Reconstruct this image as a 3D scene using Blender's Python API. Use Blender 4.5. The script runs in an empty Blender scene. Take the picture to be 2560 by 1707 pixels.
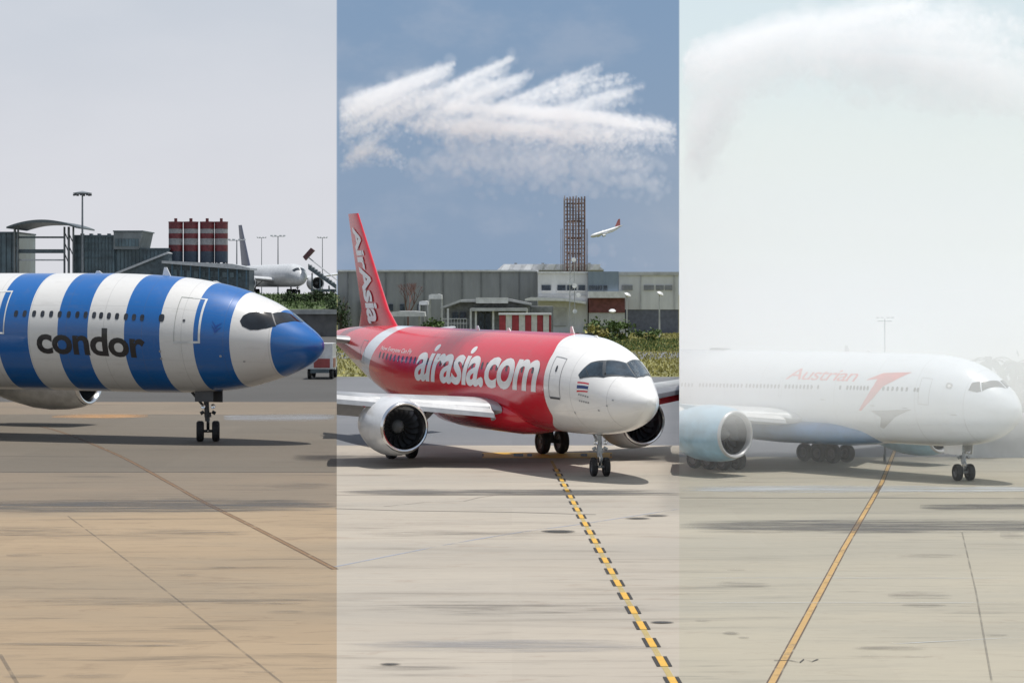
import bpy, bmesh, math, random
import numpy as np
from mathutils import Vector, Matrix

random.seed(7)
rng = np.random.default_rng(7)
scene = bpy.context.scene
C = scene.collection

# ------------------------------------------------------------------ camera, sky, sun, exposure
F_PX, CAM_H, HORIZON = 5720.0, 7.4, 735.0          # focal length in pixels of a 2560 px wide frame, eye height, horizon row
SEAM_A, SEAM_B = -0.0766, 0.0731                   # bearings (x / y) of the two borders between the three aprons
cam = bpy.data.cameras.new("camera")
cam.sensor_width = 36.0
cam.lens = F_PX / 2560 * 36.0
cam.shift_y = -(853.5 - HORIZON) / 2560
cam.clip_start = 0.5
cam.clip_end = 20000
cam_ob = bpy.data.objects.new("camera", cam)
cam_ob.location = (0, 0, CAM_H)
cam_ob.rotation_euler = (math.radians(90), 0, 0)
C.objects.link(cam_ob)
scene.camera = cam_ob

SUN_DIR = Vector((0.13, 0.02, 0.98)).normalized()  # towards the sun
SUN_EL = math.asin(SUN_DIR.z)
SUN_AZ = math.atan2(SUN_DIR.x, SUN_DIR.y)
sun = bpy.data.lights.new("sun", 'SUN')
sun.energy = 4.6
sun.angle = math.radians(0.53)
sun.color = (1.0, 0.955, 0.89)
sun_ob = bpy.data.objects.new("sun", sun)
sun_ob.rotation_euler = SUN_DIR.to_track_quat('Z', 'Y').to_euler()
C.objects.link(sun_ob)

class NT:
    """small helper to write node expressions"""
    def __init__(self, tree):
        self.t = tree; tree.nodes.clear()
    def n(self, kind, **kw):
        nd = self.t.nodes.new(kind)
        for k, v in kw.items(): setattr(nd, k, v)
        return nd
    def link(self, a, b): self.t.links.new(a, b)
    def put(self, sock, v):
        if isinstance(v, bpy.types.NodeSocket): self.link(v, sock)
        else: sock.default_value = v
    def m(self, op, a, b=0.0, c=0.0, clamp=False):
        nd = self.n('ShaderNodeMath', operation=op, use_clamp=clamp)
        self.put(nd.inputs[0], a); self.put(nd.inputs[1], b); self.put(nd.inputs[2], c)
        return nd.outputs[0]
    def step(self, v, a, b):                      # smooth 0..1 between a and b
        nd = self.n('ShaderNodeMapRange', interpolation_type='SMOOTHSTEP')
        self.put(nd.inputs['Value'], v); nd.inputs['From Min'].default_value = a; nd.inputs['From Max'].default_value = b
        return nd.outputs[0]
    def mix(self, f, a, b, blend='MIX'):
        nd = self.n('ShaderNodeMix', data_type='RGBA', blend_type=blend)
        self.put(nd.inputs[0], f)
        for s, v in ((nd.inputs[6], a), (nd.inputs[7], b)):
            if isinstance(v, bpy.types.NodeSocket): self.link(v, s)
            else: s.default_value = (v[0], v[1], v[2], 1)
        return nd.outputs[2]
    def noise(self, vec, scale, detail=4, rough=0.55, stretch=None, dist=0.0):
        if stretch:
            mp = self.n('ShaderNodeMapping'); mp.inputs['Scale'].default_value = stretch
            self.link(vec, mp.inputs['Vector']); vec = mp.outputs[0]
        nd = self.n('ShaderNodeTexNoise')
        self.link(vec, nd.inputs['Vector'])
        nd.inputs['Scale'].default_value = scale; nd.inputs['Detail'].default_value = detail
        nd.inputs['Roughness'].default_value = rough; nd.inputs['Distortion'].default_value = dist
        return nd.outputs['Fac']
    def xyz(self, vec):
        nd = self.n('ShaderNodeSeparateXYZ'); self.link(vec, nd.inputs[0]); return nd.outputs
    def coord(self, which='Object'):
        return self.n('ShaderNodeTexCoord').outputs[which]

def srgb(r, g, b):
    f = lambda c: (c/255/12.92 if c <= 10 else ((c/255+0.055)/1.055)**2.4)
    return (f(r), f(g), f(b))

world = bpy.data.worlds.new("World")
scene.world = world
world.use_nodes = True
w = NT(world.node_tree)
SKY_STRENGTH = 0.1
d = w.coord('Generated')
dx, dy, dz = w.xyz(d)
bearing = w.m('DIVIDE', dx, w.m('MAXIMUM', w.m('ABSOLUTE', dy), 0.001))
sky = w.n('ShaderNodeTexSky', sky_type='NISHITA', sun_disc=False)
sky.sun_elevation = SUN_EL; sky.sun_rotation = SUN_AZ
sky.air_density = 1.3; sky.dust_density = 2.0; sky.ozone_density = 1.5
k = 1.0 / SKY_STRENGTH
def kc(r, g, b): return tuple(c*k for c in srgb(r, g, b))
soft = w.noise(d, 9.0, 5, 0.5, (1, 1, 2.2))
fine = w.noise(d, 22.0, 5, 0.55, (1, 1, 1.8))
high = w.step(dz, 0.02, 0.16)
# pale grey overcast on the left, clear blue-grey behind the middle stand, bright hazy cloud on the right
grey = w.mix(high, kc(217, 218, 224), kc(198, 206, 217))
grey = w.mix(w.m('MULTIPLY', w.step(soft, 0.35, 0.7), 0.35), grey, kc(222, 224, 230))
blue = w.mix(high, kc(139, 160, 187), kc(127, 154, 186))
blue = w.mix(w.m('MULTIPLY', w.step(fine, 0.45, 0.72), 0.35), blue, kc(172, 182, 200))
blue = w.mix(w.m('MULTIPLY', w.step(bearing, 0.0, 0.08), w.m('MULTIPLY', w.step(dz, 0.075, 0.03), 0.35)), blue, kc(172, 181, 193))
blue = w.mix(0.06, blue, sky.outputs[0])
pale = w.mix(w.step(dz, 0.05, 0.13), kc(229, 238, 235), kc(217, 231, 237))
col = w.mix(w.step(bearing, SEAM_A - 0.0004, SEAM_A + 0.0004), grey, blue)
col = w.mix(w.step(bearing, SEAM_B - 0.0004, SEAM_B + 0.0004), col, pale)
over = w.mix(0.55, sky.outputs[0], kc(190, 198, 210))
col = w.mix(w.step(dz, 0.2, 0.55), col, over)      # thin broken cloud overhead
bg = w.n('ShaderNodeBackground'); w.link(col, bg.inputs['Color']); bg.inputs['Strength'].default_value = SKY_STRENGTH
out = w.n('ShaderNodeOutputWorld'); w.link(bg.outputs[0], out.inputs['Surface'])

vs = scene.view_settings
vs.view_transform = 'Standard'; vs.look = 'None'; vs.exposure = 0.0; vs.gamma = 1.0; vs.use_curve_mapping = False
scene.render.engine = 'CYCLES'
scene.cycles.use_denoising = True
scene.cycles.max_bounces = 10
scene.cycles.transparent_max_bounces = 24
scene.cycles.volume_bounces = 5
scene.cycles.volume_step_rate = 2.0
scene.cycles.volume_max_steps = 256

# ------------------------------------------------------------------ helpers
def P(px, py, Y):                                  # the point at depth Y that a place in the photograph shows
    return Vector(((px-1280)*Y/F_PX, Y, CAM_H - (py-HORIZON)*Y/F_PX))
def G(px, py):                                     # the same, on level ground
    Y = CAM_H*F_PX/(py-HORIZON)
    return Vector(((px-1280)*Y/F_PX, Y, 0))

class MB:
    def __init__(self): self.v = []; self.f = []
    def add(self, vs, fs):
        o = len(self.v); self.v += [tuple(p) for p in vs]; self.f += [tuple(i+o for i in f) for f in fs]; return self
    def box(self, x0, x1, y0, y1, z0, z1):
        return self.add([(x0,y0,z0),(x1,y0,z0),(x1,y1,z0),(x0,y1,z0),(x0,y0,z1),(x1,y0,z1),(x1,y1,z1),(x0,y1,z1)],
                        [(0,3,2,1),(4,5,6,7),(0,1,5,4),(1,2,6,5),(2,3,7,6),(3,0,4,7)])
    def prism(self, poly, axis, a, b):             # poly in the plane across axis, extruded a..b
        n = len(poly)
        put = {'x': lambda p, c: (c, p[0], p[1]), 'y': lambda p, c: (p[0], c, p[1]), 'z': lambda p, c: (p[0], p[1], c)}[axis]
        return self.add([put(p, a) for p in poly] + [put(p, b) for p in poly],
                        [tuple(range(n))[::-1], tuple(range(n, 2*n))] + [(i, (i+1) % n, n+(i+1) % n, n+i) for i in range(n)])
    def tube(self, p0, p1, r0, r1=None, n=10):
        r1 = r0 if r1 is None else r1
        p0, p1 = Vector(p0), Vector(p1); ax = (p1-p0).normalized()
        u = ax.orthogonal().normalized(); q = ax.cross(u)
        vs = []
        for p, r in ((p0, r0), (p1, r1)):
            vs += [p + (u*math.cos(2*math.pi*i/n) + q*math.sin(2*math.pi*i/n))*r for i in range(n)]
        return self.add(vs, [tuple(range(n))[::-1], tuple(range(n, 2*n))] + [(i, (i+1) % n, n+(i+1) % n, n+i) for i in range(n)])
    def lathe(self, prof, o, axis, n=32, closed=False):     # prof: (distance along axis, radius)
        o = Vector(o); ax = Vector(axis).normalized(); u = ax.orthogonal().normalized(); q = ax.cross(u)
        vs = []
        for a, r in prof:
            vs += [o + ax*a + (u*math.cos(2*math.pi*i/n) + q*math.sin(2*math.pi*i/n))*max(r, 1e-4) for i in range(n)]
        m = len(prof); fs = []
        for j in range(m if closed else m-1):
            for i in range(n):
                fs.append((j*n+i, j*n+(i+1) % n, ((j+1) % m)*n+(i+1) % n, ((j+1) % m)*n+i))
        return self.add(vs, fs)
    def loft(self, rings, caps=True):
        n = len(rings[0]); vs = [p for r in rings for p in r]; fs = []
        for j in range(len(rings)-1):
            for i in range(n): fs.append((j*n+i, j*n+(i+1) % n, (j+1)*n+(i+1) % n, (j+1)*n+i))
        if caps: fs += [tuple(range(n))[::-1], tuple(range((len(rings)-1)*n, len(rings)*n))]
        return self.add(vs, fs)
    def sheet(self, pts, z):
        return self.add([(p[0], p[1], z) for p in pts], [tuple(range(len(pts)))])
    def mesh(self, name, smooth=False):
        me = bpy.data.meshes.new(name); me.from_pydata(self.v, [], self.f)
        bm = bmesh.new(); bm.from_mesh(me); bmesh.ops.recalc_face_normals(bm, faces=bm.faces[:]); bm.to_mesh(me); bm.free()
        if smooth:
            me.shade_smooth()
            if hasattr(me, 'set_sharp_from_angle'): me.set_sharp_from_angle(angle=math.radians(38))
        return me
    def build(self, name, mat, parent=None, smooth=False, clip=None):
        me = self.mesh(name, smooth)
        return link(name, me, mat, parent)

def link(name, me, mat, parent=None):
    o = bpy.data.objects.new(name, me); C.objects.link(o)
    if mat: me.materials.append(mat)
    if parent: o.parent = parent
    return o
def tag(o, label=None, cat=None, group=None, kind=None):
    if label: o['label'] = label
    if cat: o['category'] = cat
    if group: o['group'] = group
    if kind: o['kind'] = kind
    return o
def thing(name, loc, rz, label, cat, group=None):
    o = bpy.data.objects.new(name, None); C.objects.link(o)
    o.location = loc; o.rotation_euler = (0, 0, rz); o.empty_display_size = 0.5
    return tag(o, label, cat, group)
def copy_tree(o, parent=None):
    c = o.copy(); C.objects.link(c); c.parent = parent
    for ch in list(o.children): copy_tree(ch, c)
    return c

MATS = {}
def plain(name, col, rough=0.6, metal=0.0, var=0.12, scale=1.5, coat=0.0, bump=0.0, stretch=None):
    """a paint, metal or masonry with faint procedural wear"""
    if name in MATS: return MATS[name]
    m = bpy.data.materials.new(name); m.use_nodes = True; t = NT(m.node_tree)
    b = t.n('ShaderNodeBsdfPrincipled'); o = t.n('ShaderNodeOutputMaterial'); t.link(b.outputs[0], o.inputs[0])
    v = t.coord(); nz = t.noise(v, scale, 5, 0.6, stretch)
    dark = tuple(c*(1-var*1.6) for c in col); lite = tuple(min(1, c*(1+var*0.8)) for c in col)
    t.link(t.mix(t.step(nz, 0.3, 0.7), dark, lite), b.inputs['Base Color'])
    b.inputs['Roughness'].default_value = rough; b.inputs['Metallic'].default_value = metal
    b.inputs['Coat Weight'].default_value = coat; b.inputs['Coat Roughness'].default_value = 0.08
    if bump:
        bp = t.n('ShaderNodeBump'); bp.inputs['Strength'].default_value = bump; t.link(nz, bp.inputs['Height']); t.link(bp.outputs[0], b.inputs['Normal'])
    MATS[name] = m
    return m
def livery(name, fn, rough=0.3, phase=0.0):
    """aircraft paint: fn(nodes, x, y, z) gives the colour from the airframe's own coordinates"""
    m = bpy.data.materials.new(name); m.use_nodes = True; t = NT(m.node_tree)
    b = t.n('ShaderNodeBsdfPrincipled'); o = t.n('ShaderNodeOutputMaterial'); t.link(b.outputs[0], o.inputs[0])
    v = t.coord(); x, y, z = t.xyz(v)
    col = fn(t, x, y, z)
    grime = t.noise(v, 1.6, 6, 0.62, (0.5, 1, 2.2))
    col = t.mix(t.m('MULTIPLY', t.step(grime, 0.5, 0.8), 0.16), col, (0.19, 0.17, 0.14))
    panel = t.m('MULTIPLY', t.step(t.m('ABSOLUTE', t.m('SUBTRACT', t.m('FRACT', t.m('ADD', t.m('MULTIPLY', x, 0.47), phase)), 0.5)), 0.487, 0.496), 0.5)
    ang = t.m('ARCTAN2', y, t.m('SUBTRACT', z, 3.9))
    seam = t.m('MULTIPLY', t.step(t.m('ABSOLUTE', t.m('SUBTRACT', t.m('FRACT', t.m('MULTIPLY', ang, 1.35)), 0.5)), 0.492, 0.498), 0.4)
    panel = t.m('MAXIMUM', panel, seam)
    streaks = t.noise(v, 2.4, 5, 0.6, (0.9, 1, 0.14))
    col = t.mix(t.m('MULTIPLY', t.step(streaks, 0.55, 0.8), 0.10), col, (0.20, 0.17, 0.13))
    col = t.mix(t.m('MULTIPLY', panel, 0.42), col, (0.08, 0.08, 0.08))
    t.link(col, b.inputs['Base Color'])
    bp = t.n('ShaderNodeBump'); bp.inputs['Strength'].default_value = 0.16; bp.inputs['Distance'].default_value = 0.02
    t.link(t.m('SUBTRACT', t.noise(v, 0.9, 3, 0.5), panel), bp.inputs['Height']); t.link(bp.outputs[0], b.inputs['Normal'])
    b.inputs['Roughness'].default_value = rough
    b.inputs['Coat Weight'].default_value = 0.45; b.inputs['Coat Roughness'].default_value = 0.06
    return m

# ------------------------------------------------------------------ the ground: grass, taxiway, three aprons
def concrete(name, base, tint, dark, streak=0.5, rough=0.85, patch=0.5, joint=0.0):
    m = bpy.data.materials.new(name); m.use_nodes = True; t = NT(m.node_tree)
    b = t.n('ShaderNodeBsdfPrincipled'); o = t.n('ShaderNodeOutputMaterial'); t.link(b.outputs[0], o.inputs[0])
    v = t.coord()
    big = t.noise(v, 0.09, 5, 0.6, (0.45, 1.3, 1))
    mid = t.noise(v, 0.5, 6, 0.62, (0.22, 1.5, 1), 0.6)
    fine = t.noise(v, 3.2, 6, 0.7, (0.35, 1.4, 1))
    wisp = t.noise(v, 1.1, 5, 0.65, (0.16, 2.0, 1), 0.8)
    grain = t.noise(v, 38.0, 3, 0.7)
    x, y, z = t.xyz(v)
    col = t.mix(t.m('MULTIPLY', t.step(big, 0.38, 0.66), patch), base, tint)
    col = t.mix(t.m('MULTIPLY', t.step(mid, 0.52, 0.80), streak), col, dark)
    col = t.mix(t.m('MULTIPLY', t.step(fine, 0.55, 0.78), streak*0.55), col, dark)
    col = t.mix(t.m('MULTIPLY', t.step(fine, 0.47, 0.25), 0.25), col, tuple(min(1, c*1.18) for c in base))
    col = t.mix(t.m('MULTIPLY', t.step(wisp, 0.56, 0.74), streak*0.7), col, dark)
    col = t.mix(t.m('MULTIPLY', t.step(wisp, 0.44, 0.26), 0.3), col, tuple(min(1, c*1.15) for c in base))
    mott = t.noise(v, 0.75, 7, 0.72, (0.55, 1.5, 1), 1.2)
    mott2 = t.noise(v, 1.9, 6, 0.7, (0.45, 1.6, 1), 0.7)
    col = t.mix(t.m('MULTIPLY', t.step(mott, 0.54, 0.70), streak*0.45), col, (dark[0]*1.35, dark[1]*1.15, dark[2]*1.05))
    col = t.mix(t.m('MULTIPLY', t.step(mott2, 0.50, 0.30), 0.28), col, (base[0]*1.12, base[1]*1.10, base[2]*1.06))
    # single cast slabs, each a little different
    vor = t.n('ShaderNodeTexWhiteNoise', noise_dimensions='2D')
    cb = t.n('ShaderNodeCombineXYZ')
    t.link(t.m('FLOOR', t.m('DIVIDE', x, 7.5)), cb.inputs[0]); t.link(t.m('FLOOR', t.m('DIVIDE', y, 6.1)), cb.inputs[1])
    t.link(cb.outputs[0], vor.inputs['Vector'])
    col = t.mix(t.m('MULTIPLY', vor.outputs['Value'], 0.22), col, tuple(c*0.72 for c in base))
    col = t.mix(t.m('MULTIPLY', t.step(grain, 0.35, 0.7), 0.10), col, tuple(c*0.6 for c in base))
    t.link(col, b.inputs['Base Color']); b.inputs['Roughness'].default_value = rough
    b.inputs['Specular IOR Level'].default_value = 0.25
    bp = t.n('ShaderNodeBump'); bp.inputs['Strength'].default_value = 0.25; bp.inputs['Distance'].default_value = 0.01
    t.link(grain, bp.inputs['Height']); t.link(bp.outputs[0], b.inputs['Normal'])
    return m
def worn(name, col, cover=0.8, scale=2.0, stretch=(1, 1, 1), edge=0.0, rough=0.7, lo=0.3, hi=0.6):
    """paint, tar or rubber lying on the concrete, worn through in places"""
    m = bpy.data.materials.new(name); m.use_nodes = True; t = NT(m.node_tree)
    b = t.n('ShaderNodeBsdfPrincipled'); tr = t.n('ShaderNodeBsdfTransparent'); mx = t.n('ShaderNodeMixShader'); o = t.n('ShaderNodeOutputMaterial')
    v = t.coord(); nz = t.noise(v, scale, 6, 0.65, stretch)
    a = t.m('MULTIPLY', t.step(nz, lo, hi), cover)
    if edge:                                       # soft uneven outline inside its own bounds
        gx, gy, gz = t.xyz(t.coord('Generated'))
        ex = t.m('MULTIPLY', t.m('SUBTRACT', gx, 0.5), 2.0); ey = t.m('MULTIPLY', t.m('SUBTRACT', gy, 0.5), 2.0)
        rr = t.m('ADD', t.m('POWER', t.m('ABSOLUTE', ex), 6.0 if edge < 0.3 else 2.2), t.m('POWER', t.m('ABSOLUTE', ey), 2.0))
        wob = t.m('MULTIPLY', t.m('SUBTRACT', t.noise(v, 0.55, 5, 0.62, (.5, 2.2, 1)), 0.5), 2.4)
        a = t.m('MULTIPLY', a, t.step(t.m('ADD', rr, wob), 1.0, 0.0))
    t.link(t.mix(t.noise(v, scale*3, 3), col, tuple(c*0.75 for c in col)), b.inputs['Base Color']); b.inputs['Roughness'].default_value = rough
    t.link(a, mx.inputs[0]); t.link(tr.outputs[0], mx.inputs[1]); t.link(b.outputs[0], mx.inputs[2]); t.link(mx.outputs[0], o.inputs[0])
    return m
def wedge(b0, b1, y0, y1, n=1):                    # ground between two bearings and two depths
    return [(b0*y0, y0), (b1*y0, y0), (b1*y1, y1), (b0*y1, y1)]
def ribbon(pts, wd, z):
    mb = MB(); pts = [Vector((p[0], p[1], 0)) for p in pts]; vs = []
    for i, p in enumerate(pts):
        a = pts[max(i-1, 0)]; b = pts[min(i+1, len(pts)-1)]; dr = (b-a).normalized(); nr = Vector((-dr.y, dr.x, 0))
        ww = wd[i] if isinstance(wd, (list, tuple)) else wd
        vs += [(p.x+nr.x*ww/2, p.y+nr.y*ww/2, z), (p.x-nr.x*ww/2, p.y-nr.y*ww/2, z)]
    return mb.add(vs, [(2*i, 2*i+1, 2*i+3, 2*i+2) for i in range(len(pts)-1)])
def smooth_path(pts, per=8):
    pts = [Vector((p[0], p[1], 0)) for p in pts]; out = []
    for i in range(len(pts)-1):
        p0, p1, p2, p3 = pts[max(i-1, 0)], pts[i], pts[i+1], pts[min(i+2, len(pts)-1)]
        for s in range(per):
            u = s/per
            out.append(0.5*((2*p1)+(p2-p0)*u+(2*p0-5*p1+4*p2-p3)*u*u+(3*p1-p0-3*p2+p3)*u**3))
    return out + [pts[-1]]

M_GRASS = plain('dry_grass_ground', (0.19, 0.185, 0.065), 0.95, var=0.4, scale=0.12, stretch=(0.5, 1.5, 1))
M_ASPH = concrete('asphalt_grey', (0.135, 0.142, 0.155), (0.17, 0.175, 0.185), (0.09, 0.095, 0.10), 0.4)
M_ASPHL = concrete('asphalt_left', (0.072, 0.070, 0.067), (0.088, 0.086, 0.082), (0.05, 0.05, 0.05), 0.5)
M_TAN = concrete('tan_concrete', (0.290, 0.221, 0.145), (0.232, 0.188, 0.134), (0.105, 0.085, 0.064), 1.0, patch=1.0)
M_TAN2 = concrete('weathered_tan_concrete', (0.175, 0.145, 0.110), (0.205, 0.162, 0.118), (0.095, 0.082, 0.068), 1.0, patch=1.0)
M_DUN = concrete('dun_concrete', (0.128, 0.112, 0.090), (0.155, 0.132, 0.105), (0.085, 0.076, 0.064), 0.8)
M_BEIGE = concrete('beige_concrete', (0.350, 0.315, 0.265), (0.300, 0.278, 0.242), (0.165, 0.148, 0.125), 0.85, patch=1.0)
M_OLIVE = concrete('pale_olive_concrete', (0.328, 0.302, 0.240), (0.276, 0.262, 0.218), (0.155, 0.150, 0.128), 0.9, patch=1.0)
M_OLIVEG = concrete('grey_olive_concrete', (0.270, 0.256, 0.210), (0.30, 0.28, 0.225), (0.17, 0.165, 0.145), 0.8)

ground = tag(MB().sheet([(-9000, -200), (9000, -200), (9000, 16000), (-9000, 16000)], -0.03).build('ground', M_GRASS), kind='structure')
taxi_l = tag(MB().sheet(wedge(-0.75, SEAM_A, 157, 398), -0.010).build('taxiway', M_ASPHL), kind='structure')
taxi_m = tag(MB().sheet(wedge(SEAM_A, SEAM_B, 112, 205), -0.010).build('taxiway', M_ASPH), kind='structure')
taxi_r = tag(MB().sheet(wedge(SEAM_B, 0.75, 104, 205), -0.010).build('taxiway', M_ASPH), kind='structure')
road_m = tag(MB().sheet(wedge(SEAM_A, SEAM_B, 262, 292), -0.006).build('service_road', M_ASPH), kind='structure')
apron_l = tag(MB().sheet(wedge(-0.75, SEAM_A, 12, 80), 0.0).build('apron', M_TAN), kind='structure')
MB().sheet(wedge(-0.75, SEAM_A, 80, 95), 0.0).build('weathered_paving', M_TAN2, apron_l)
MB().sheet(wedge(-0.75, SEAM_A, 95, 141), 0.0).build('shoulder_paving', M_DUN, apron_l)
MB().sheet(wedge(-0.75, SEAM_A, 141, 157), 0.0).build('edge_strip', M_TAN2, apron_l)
apron_m = tag(MB().sheet(wedge(SEAM_A, SEAM_B, 12, 112), 0.0).build('apron', M_BEIGE), kind='structure')
apron_r = tag(MB().sheet(wedge(SEAM_B, 0.75, 12, 72), 0.0).build('apron', M_OLIVE), kind='structure')
MB().sheet(wedge(SEAM_B, 0.75, 72, 82.5), 0.0).build('repaired_paving', M_OLIVEG, apron_r)
MB().sheet(wedge(SEAM_B, 0.75, 82.5, 104), 0.0).build('far_paving', M_OLIVE, apron_r)

M_YEL = worn('worn_yellow_paint', (0.62, 0.36, 0.05), 0.95, 1.2, lo=0.2, hi=0.42)
M_YELP = worn('faded_yellow_paint', (0.55, 0.42, 0.13), 0.55, 1.0, lo=0.22, hi=0.5)
M_ORL = worn('faint_orange_line', (0.30, 0.17, 0.08), 0.55, 1.0, lo=0.25, hi=0.55)
M_BRN = worn('brown_line_edge', (0.10, 0.055, 0.032), 0.65, 1.0, lo=0.25, hi=0.5)
M_BLK = worn('black_paint', (0.022, 0.020, 0.018), 0.97, 1.4, lo=0.12, hi=0.32)
M_TAR = worn('tar_seam', (0.045, 0.042, 0.04), 0.9, 1.2, lo=0.25, hi=0.45)
M_TARF = worn('faint_tar_seam', (0.11, 0.098, 0.085), 0.34, 1.0, lo=0.3, hi=0.55)
M_WHT = worn('wet_white_strip', (0.58, 0.61, 0.63), 0.70, 0.5, (0.3, 2, 1), 0.2, 0.35)
M_STN = worn('rubber_stain', (0.085, 0.085, 0.085), 0.8, 0.9, (0.25, 2.4, 1), 0.25, lo=0.28, hi=0.66)
M_STNL = worn('grey_stain', (0.13, 0.118, 0.105), 0.55, 1.6, (0.22, 2.6, 1), 0.35, lo=0.40, hi=0.72)
M_OIL = worn('oil_spot', (0.03, 0.03, 0.028), 0.9, 2.0, (0.6, 2, 1), 0.4, lo=0.25, hi=0.5)
M_BLU = worn('pale_blue_line', (0.36, 0.39, 0.46), 0.6, 0.8, lo=0.3, hi=0.55)
def gline(name, parent, mat, pts, wd, z, curve=False):
    q = [G(*p) for p in pts]
    if curve: q = smooth_path(q)
    return ribbon(q, wd, z).build(name, mat, parent)
def gpatch(name, parent, mat, x0, x1, y0, y1, z, skew=0):
    a, b, c, d_ = G(x0, y1), G(x1, y1+skew), G(x1, y0+skew), G(x0, y0)
    return MB().sheet([a, b, c, d_], z).build(name, mat, parent)
# left apron: brown edged lead-in line, joints, dark strip, tyre smudges
lead = [(96, 1064), (171, 1086), (300, 1140), (420, 1205), (500, 1250), (600, 1300), (700, 1351), (838, 1423)]
gline('lead_in_line', apron_l, M_ORL, lead, 0.10, 0.008, True)
for s in (-1, 1):
    q = smooth_path([G(*p) for p in lead]); off = []
    for i, p in enumerate(q):
        dr = (q[min(i+1, len(q)-1)]-q[max(i-1, 0)]).normalized(); off.append(p+Vector((-dr.y, dr.x, 0))*s*0.075)
    ribbon(off, 0.045, 0.012).build('line_edge', M_BRN, apron_l)
gline('joint', apron_l, M_TAR, [(-40, 1180), (838, 1180)], 0.16, 0.006)
gline('joint', apron_l, M_TARF, [(170, 1290), (245, 1345), (420, 1480), (560, 1590), (712, 1712)], 0.06, 0.006)
gline('joint', apron_l, M_TARF, [(0, 1635), (50, 1720)], 0.08, 0.006)
gline('joint', apron_l, M_TARF, [(700, 1070), (838, 1088)], 0.10, 0.006)
gpatch('dark_strip', apron_l, M_STN, -60, 841, 1245, 1284, 0.010)
gpatch('grey_stain', apron_l, M_STNL, -60, 841, 1490, 1518, 0.010)
gpatch('grey_stain', apron_l, M_STNL, -40, 560, 1592, 1622, 0.010)
gpatch('rubber_stain', apron_l, M_STNL, -60, 280, 1312, 1348, 0.010)
gpatch('rubber_stain', apron_l, M_STNL, 250, 640, 1320, 1345, 0.014)
gpatch('rubber_stain', apron_l, M_STNL, 660, 841, 1205, 1225, 0.014)
gpatch('pale_patch', apron_l, worn('pale_bluish_patch', (0.38, 0.41, 0.45), 0.5, 0.5, (0.3, 2, 1), 0.2, 0.3), 560, 836, 1034, 1054, 0.010)  # pale bluish tone over the concrete, broken up by noise
gpatch('orange_patch', apron_l, worn('orange_patch_paint', (0.55, 0.30, 0.12), 0.8, 0.6, (0.4, 2, 1), 0.3), 130, 370, 1034, 1047, 0.010)
for x, y, wd, h in ((60, 1388, 90, 10), (35, 1640, 70, 12), (60, 1690, 110, 16), (230, 1690, 170, 16), (470, 1438, 60, 7), (560, 1418, 80, 8), (715, 1508, 110, 6), (715, 1530, 100, 9), (650, 1680, 80, 12), (760, 1675, 100, 12)):
    gpatch('skid_mark', apron_l, M_STNL, x-wd/2, x+wd/2, y-h/2, y+h/2, 0.016)
# middle apron: yellow centre line with black blocks, joints, cracks, blocks of paint
cl = [(1379, 1152), (1400, 1192), (1440, 1268), (1480, 1340), (1540, 1450), (1600, 1557), (1690, 1716)]
def cl_at(Y):
    q = [G(*p) for p in cl]
    for a, b in zip(q, q[1:]):
        if b.y <= Y <= a.y: return a+(b-a)*((a.y-Y)/(a.y-b.y)), (b-a).normalized()
    return q[-1], (q[-1]-q[-2]).normalized()
gline('centre_line', apron_m, M_YELP, cl, 0.13, 0.008)
bl = MB().box(-.036, .036, -.62, .62, 0, 0.003).mesh('black_block'); bl.materials.append(M_BLK)
for i in range(22):
    Y = 43.6+i*2.5
    p, dr = cl_at(Y)
    for s in (-1, 1):
        nb = bpy.data.objects.new('black_block', bl); C.objects.link(nb); nb.parent = apron_m
        nb.location = (p.x+dr.y*s*.118, p.y-dr.x*s*.118, 0.012); nb.rotation_euler = (0, 0, math.atan2(dr.y, dr.x)-math.pi/2)
    yb = MB().box(-.075, .075, -.62, .62, 0, 0.002).build('yellow_block', M_YEL, apron_m); yb.location = (p.x, p.y, 0.012); yb.rotation_euler = (0, 0, math.atan2(dr.y, dr.x)-math.pi/2)
gline('joint', apron_m, M_TAR, [(838, 1271), (1000, 1276), (1280, 1280), (1490, 1286)], 0.10, 0.006)
gline('joint', apron_m, M_TAR, [(838, 1238), (1697, 1237)], 0.07, 0.006)
gline('crack', apron_m, M_TARF, [(960, 1266), (1060, 1256), (1160, 1253), (1200, 1243), (1280, 1232), (1330, 1237), (1420, 1235)], 0.10, 0.012)
gline('blue_line', apron_m, M_BLU, [(838, 1416), (1000, 1384), (1150, 1355), (1320, 1327), (1450, 1310), (1697, 1272)], 0.13, 0.006, True)
gpatch('dark_strip', apron_m, M_STN, 842, 1697, 1222, 1240, 0.014)
gpatch('grey_stain', apron_m, worn('bluish_stain', (0.25, 0.255, 0.27), 0.55, 0.6, (0.25, 2.0, 1), 0.3, lo=0.3, hi=0.65), 845, 1695, 1596, 1632, 0.010)
gpatch('grey_stain', apron_m, M_STNL, 845, 1500, 1325, 1345, 0.010)
gpatch('grey_stain', apron_m, M_STNL, 900, 1690, 1500, 1540, 0.010)
gpatch('grey_stain', apron_m, M_STNL, 860, 1240, 1655, 1680, 0.010)
for x, y, wd, h in ((1595, 1296, 76, 6), (1640, 1289, 74, 7), (1395, 1329, 88, 8), (1655, 1556, 60, 8), (975, 1661, 60, 8)):
    gpatch('oil_spot', apron_m, M_OIL, x-wd/2, x+wd/2, y-h/2, y+h/2, 0.018)
yb = gpatch('painted_sign', apron_m, worn('sign_yellow_paint', (0.72, 0.42, 0.04), 0.97, 0.8, lo=0.1, hi=0.3), 1206, 1530, 1131, 1145, 0.008)
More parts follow.
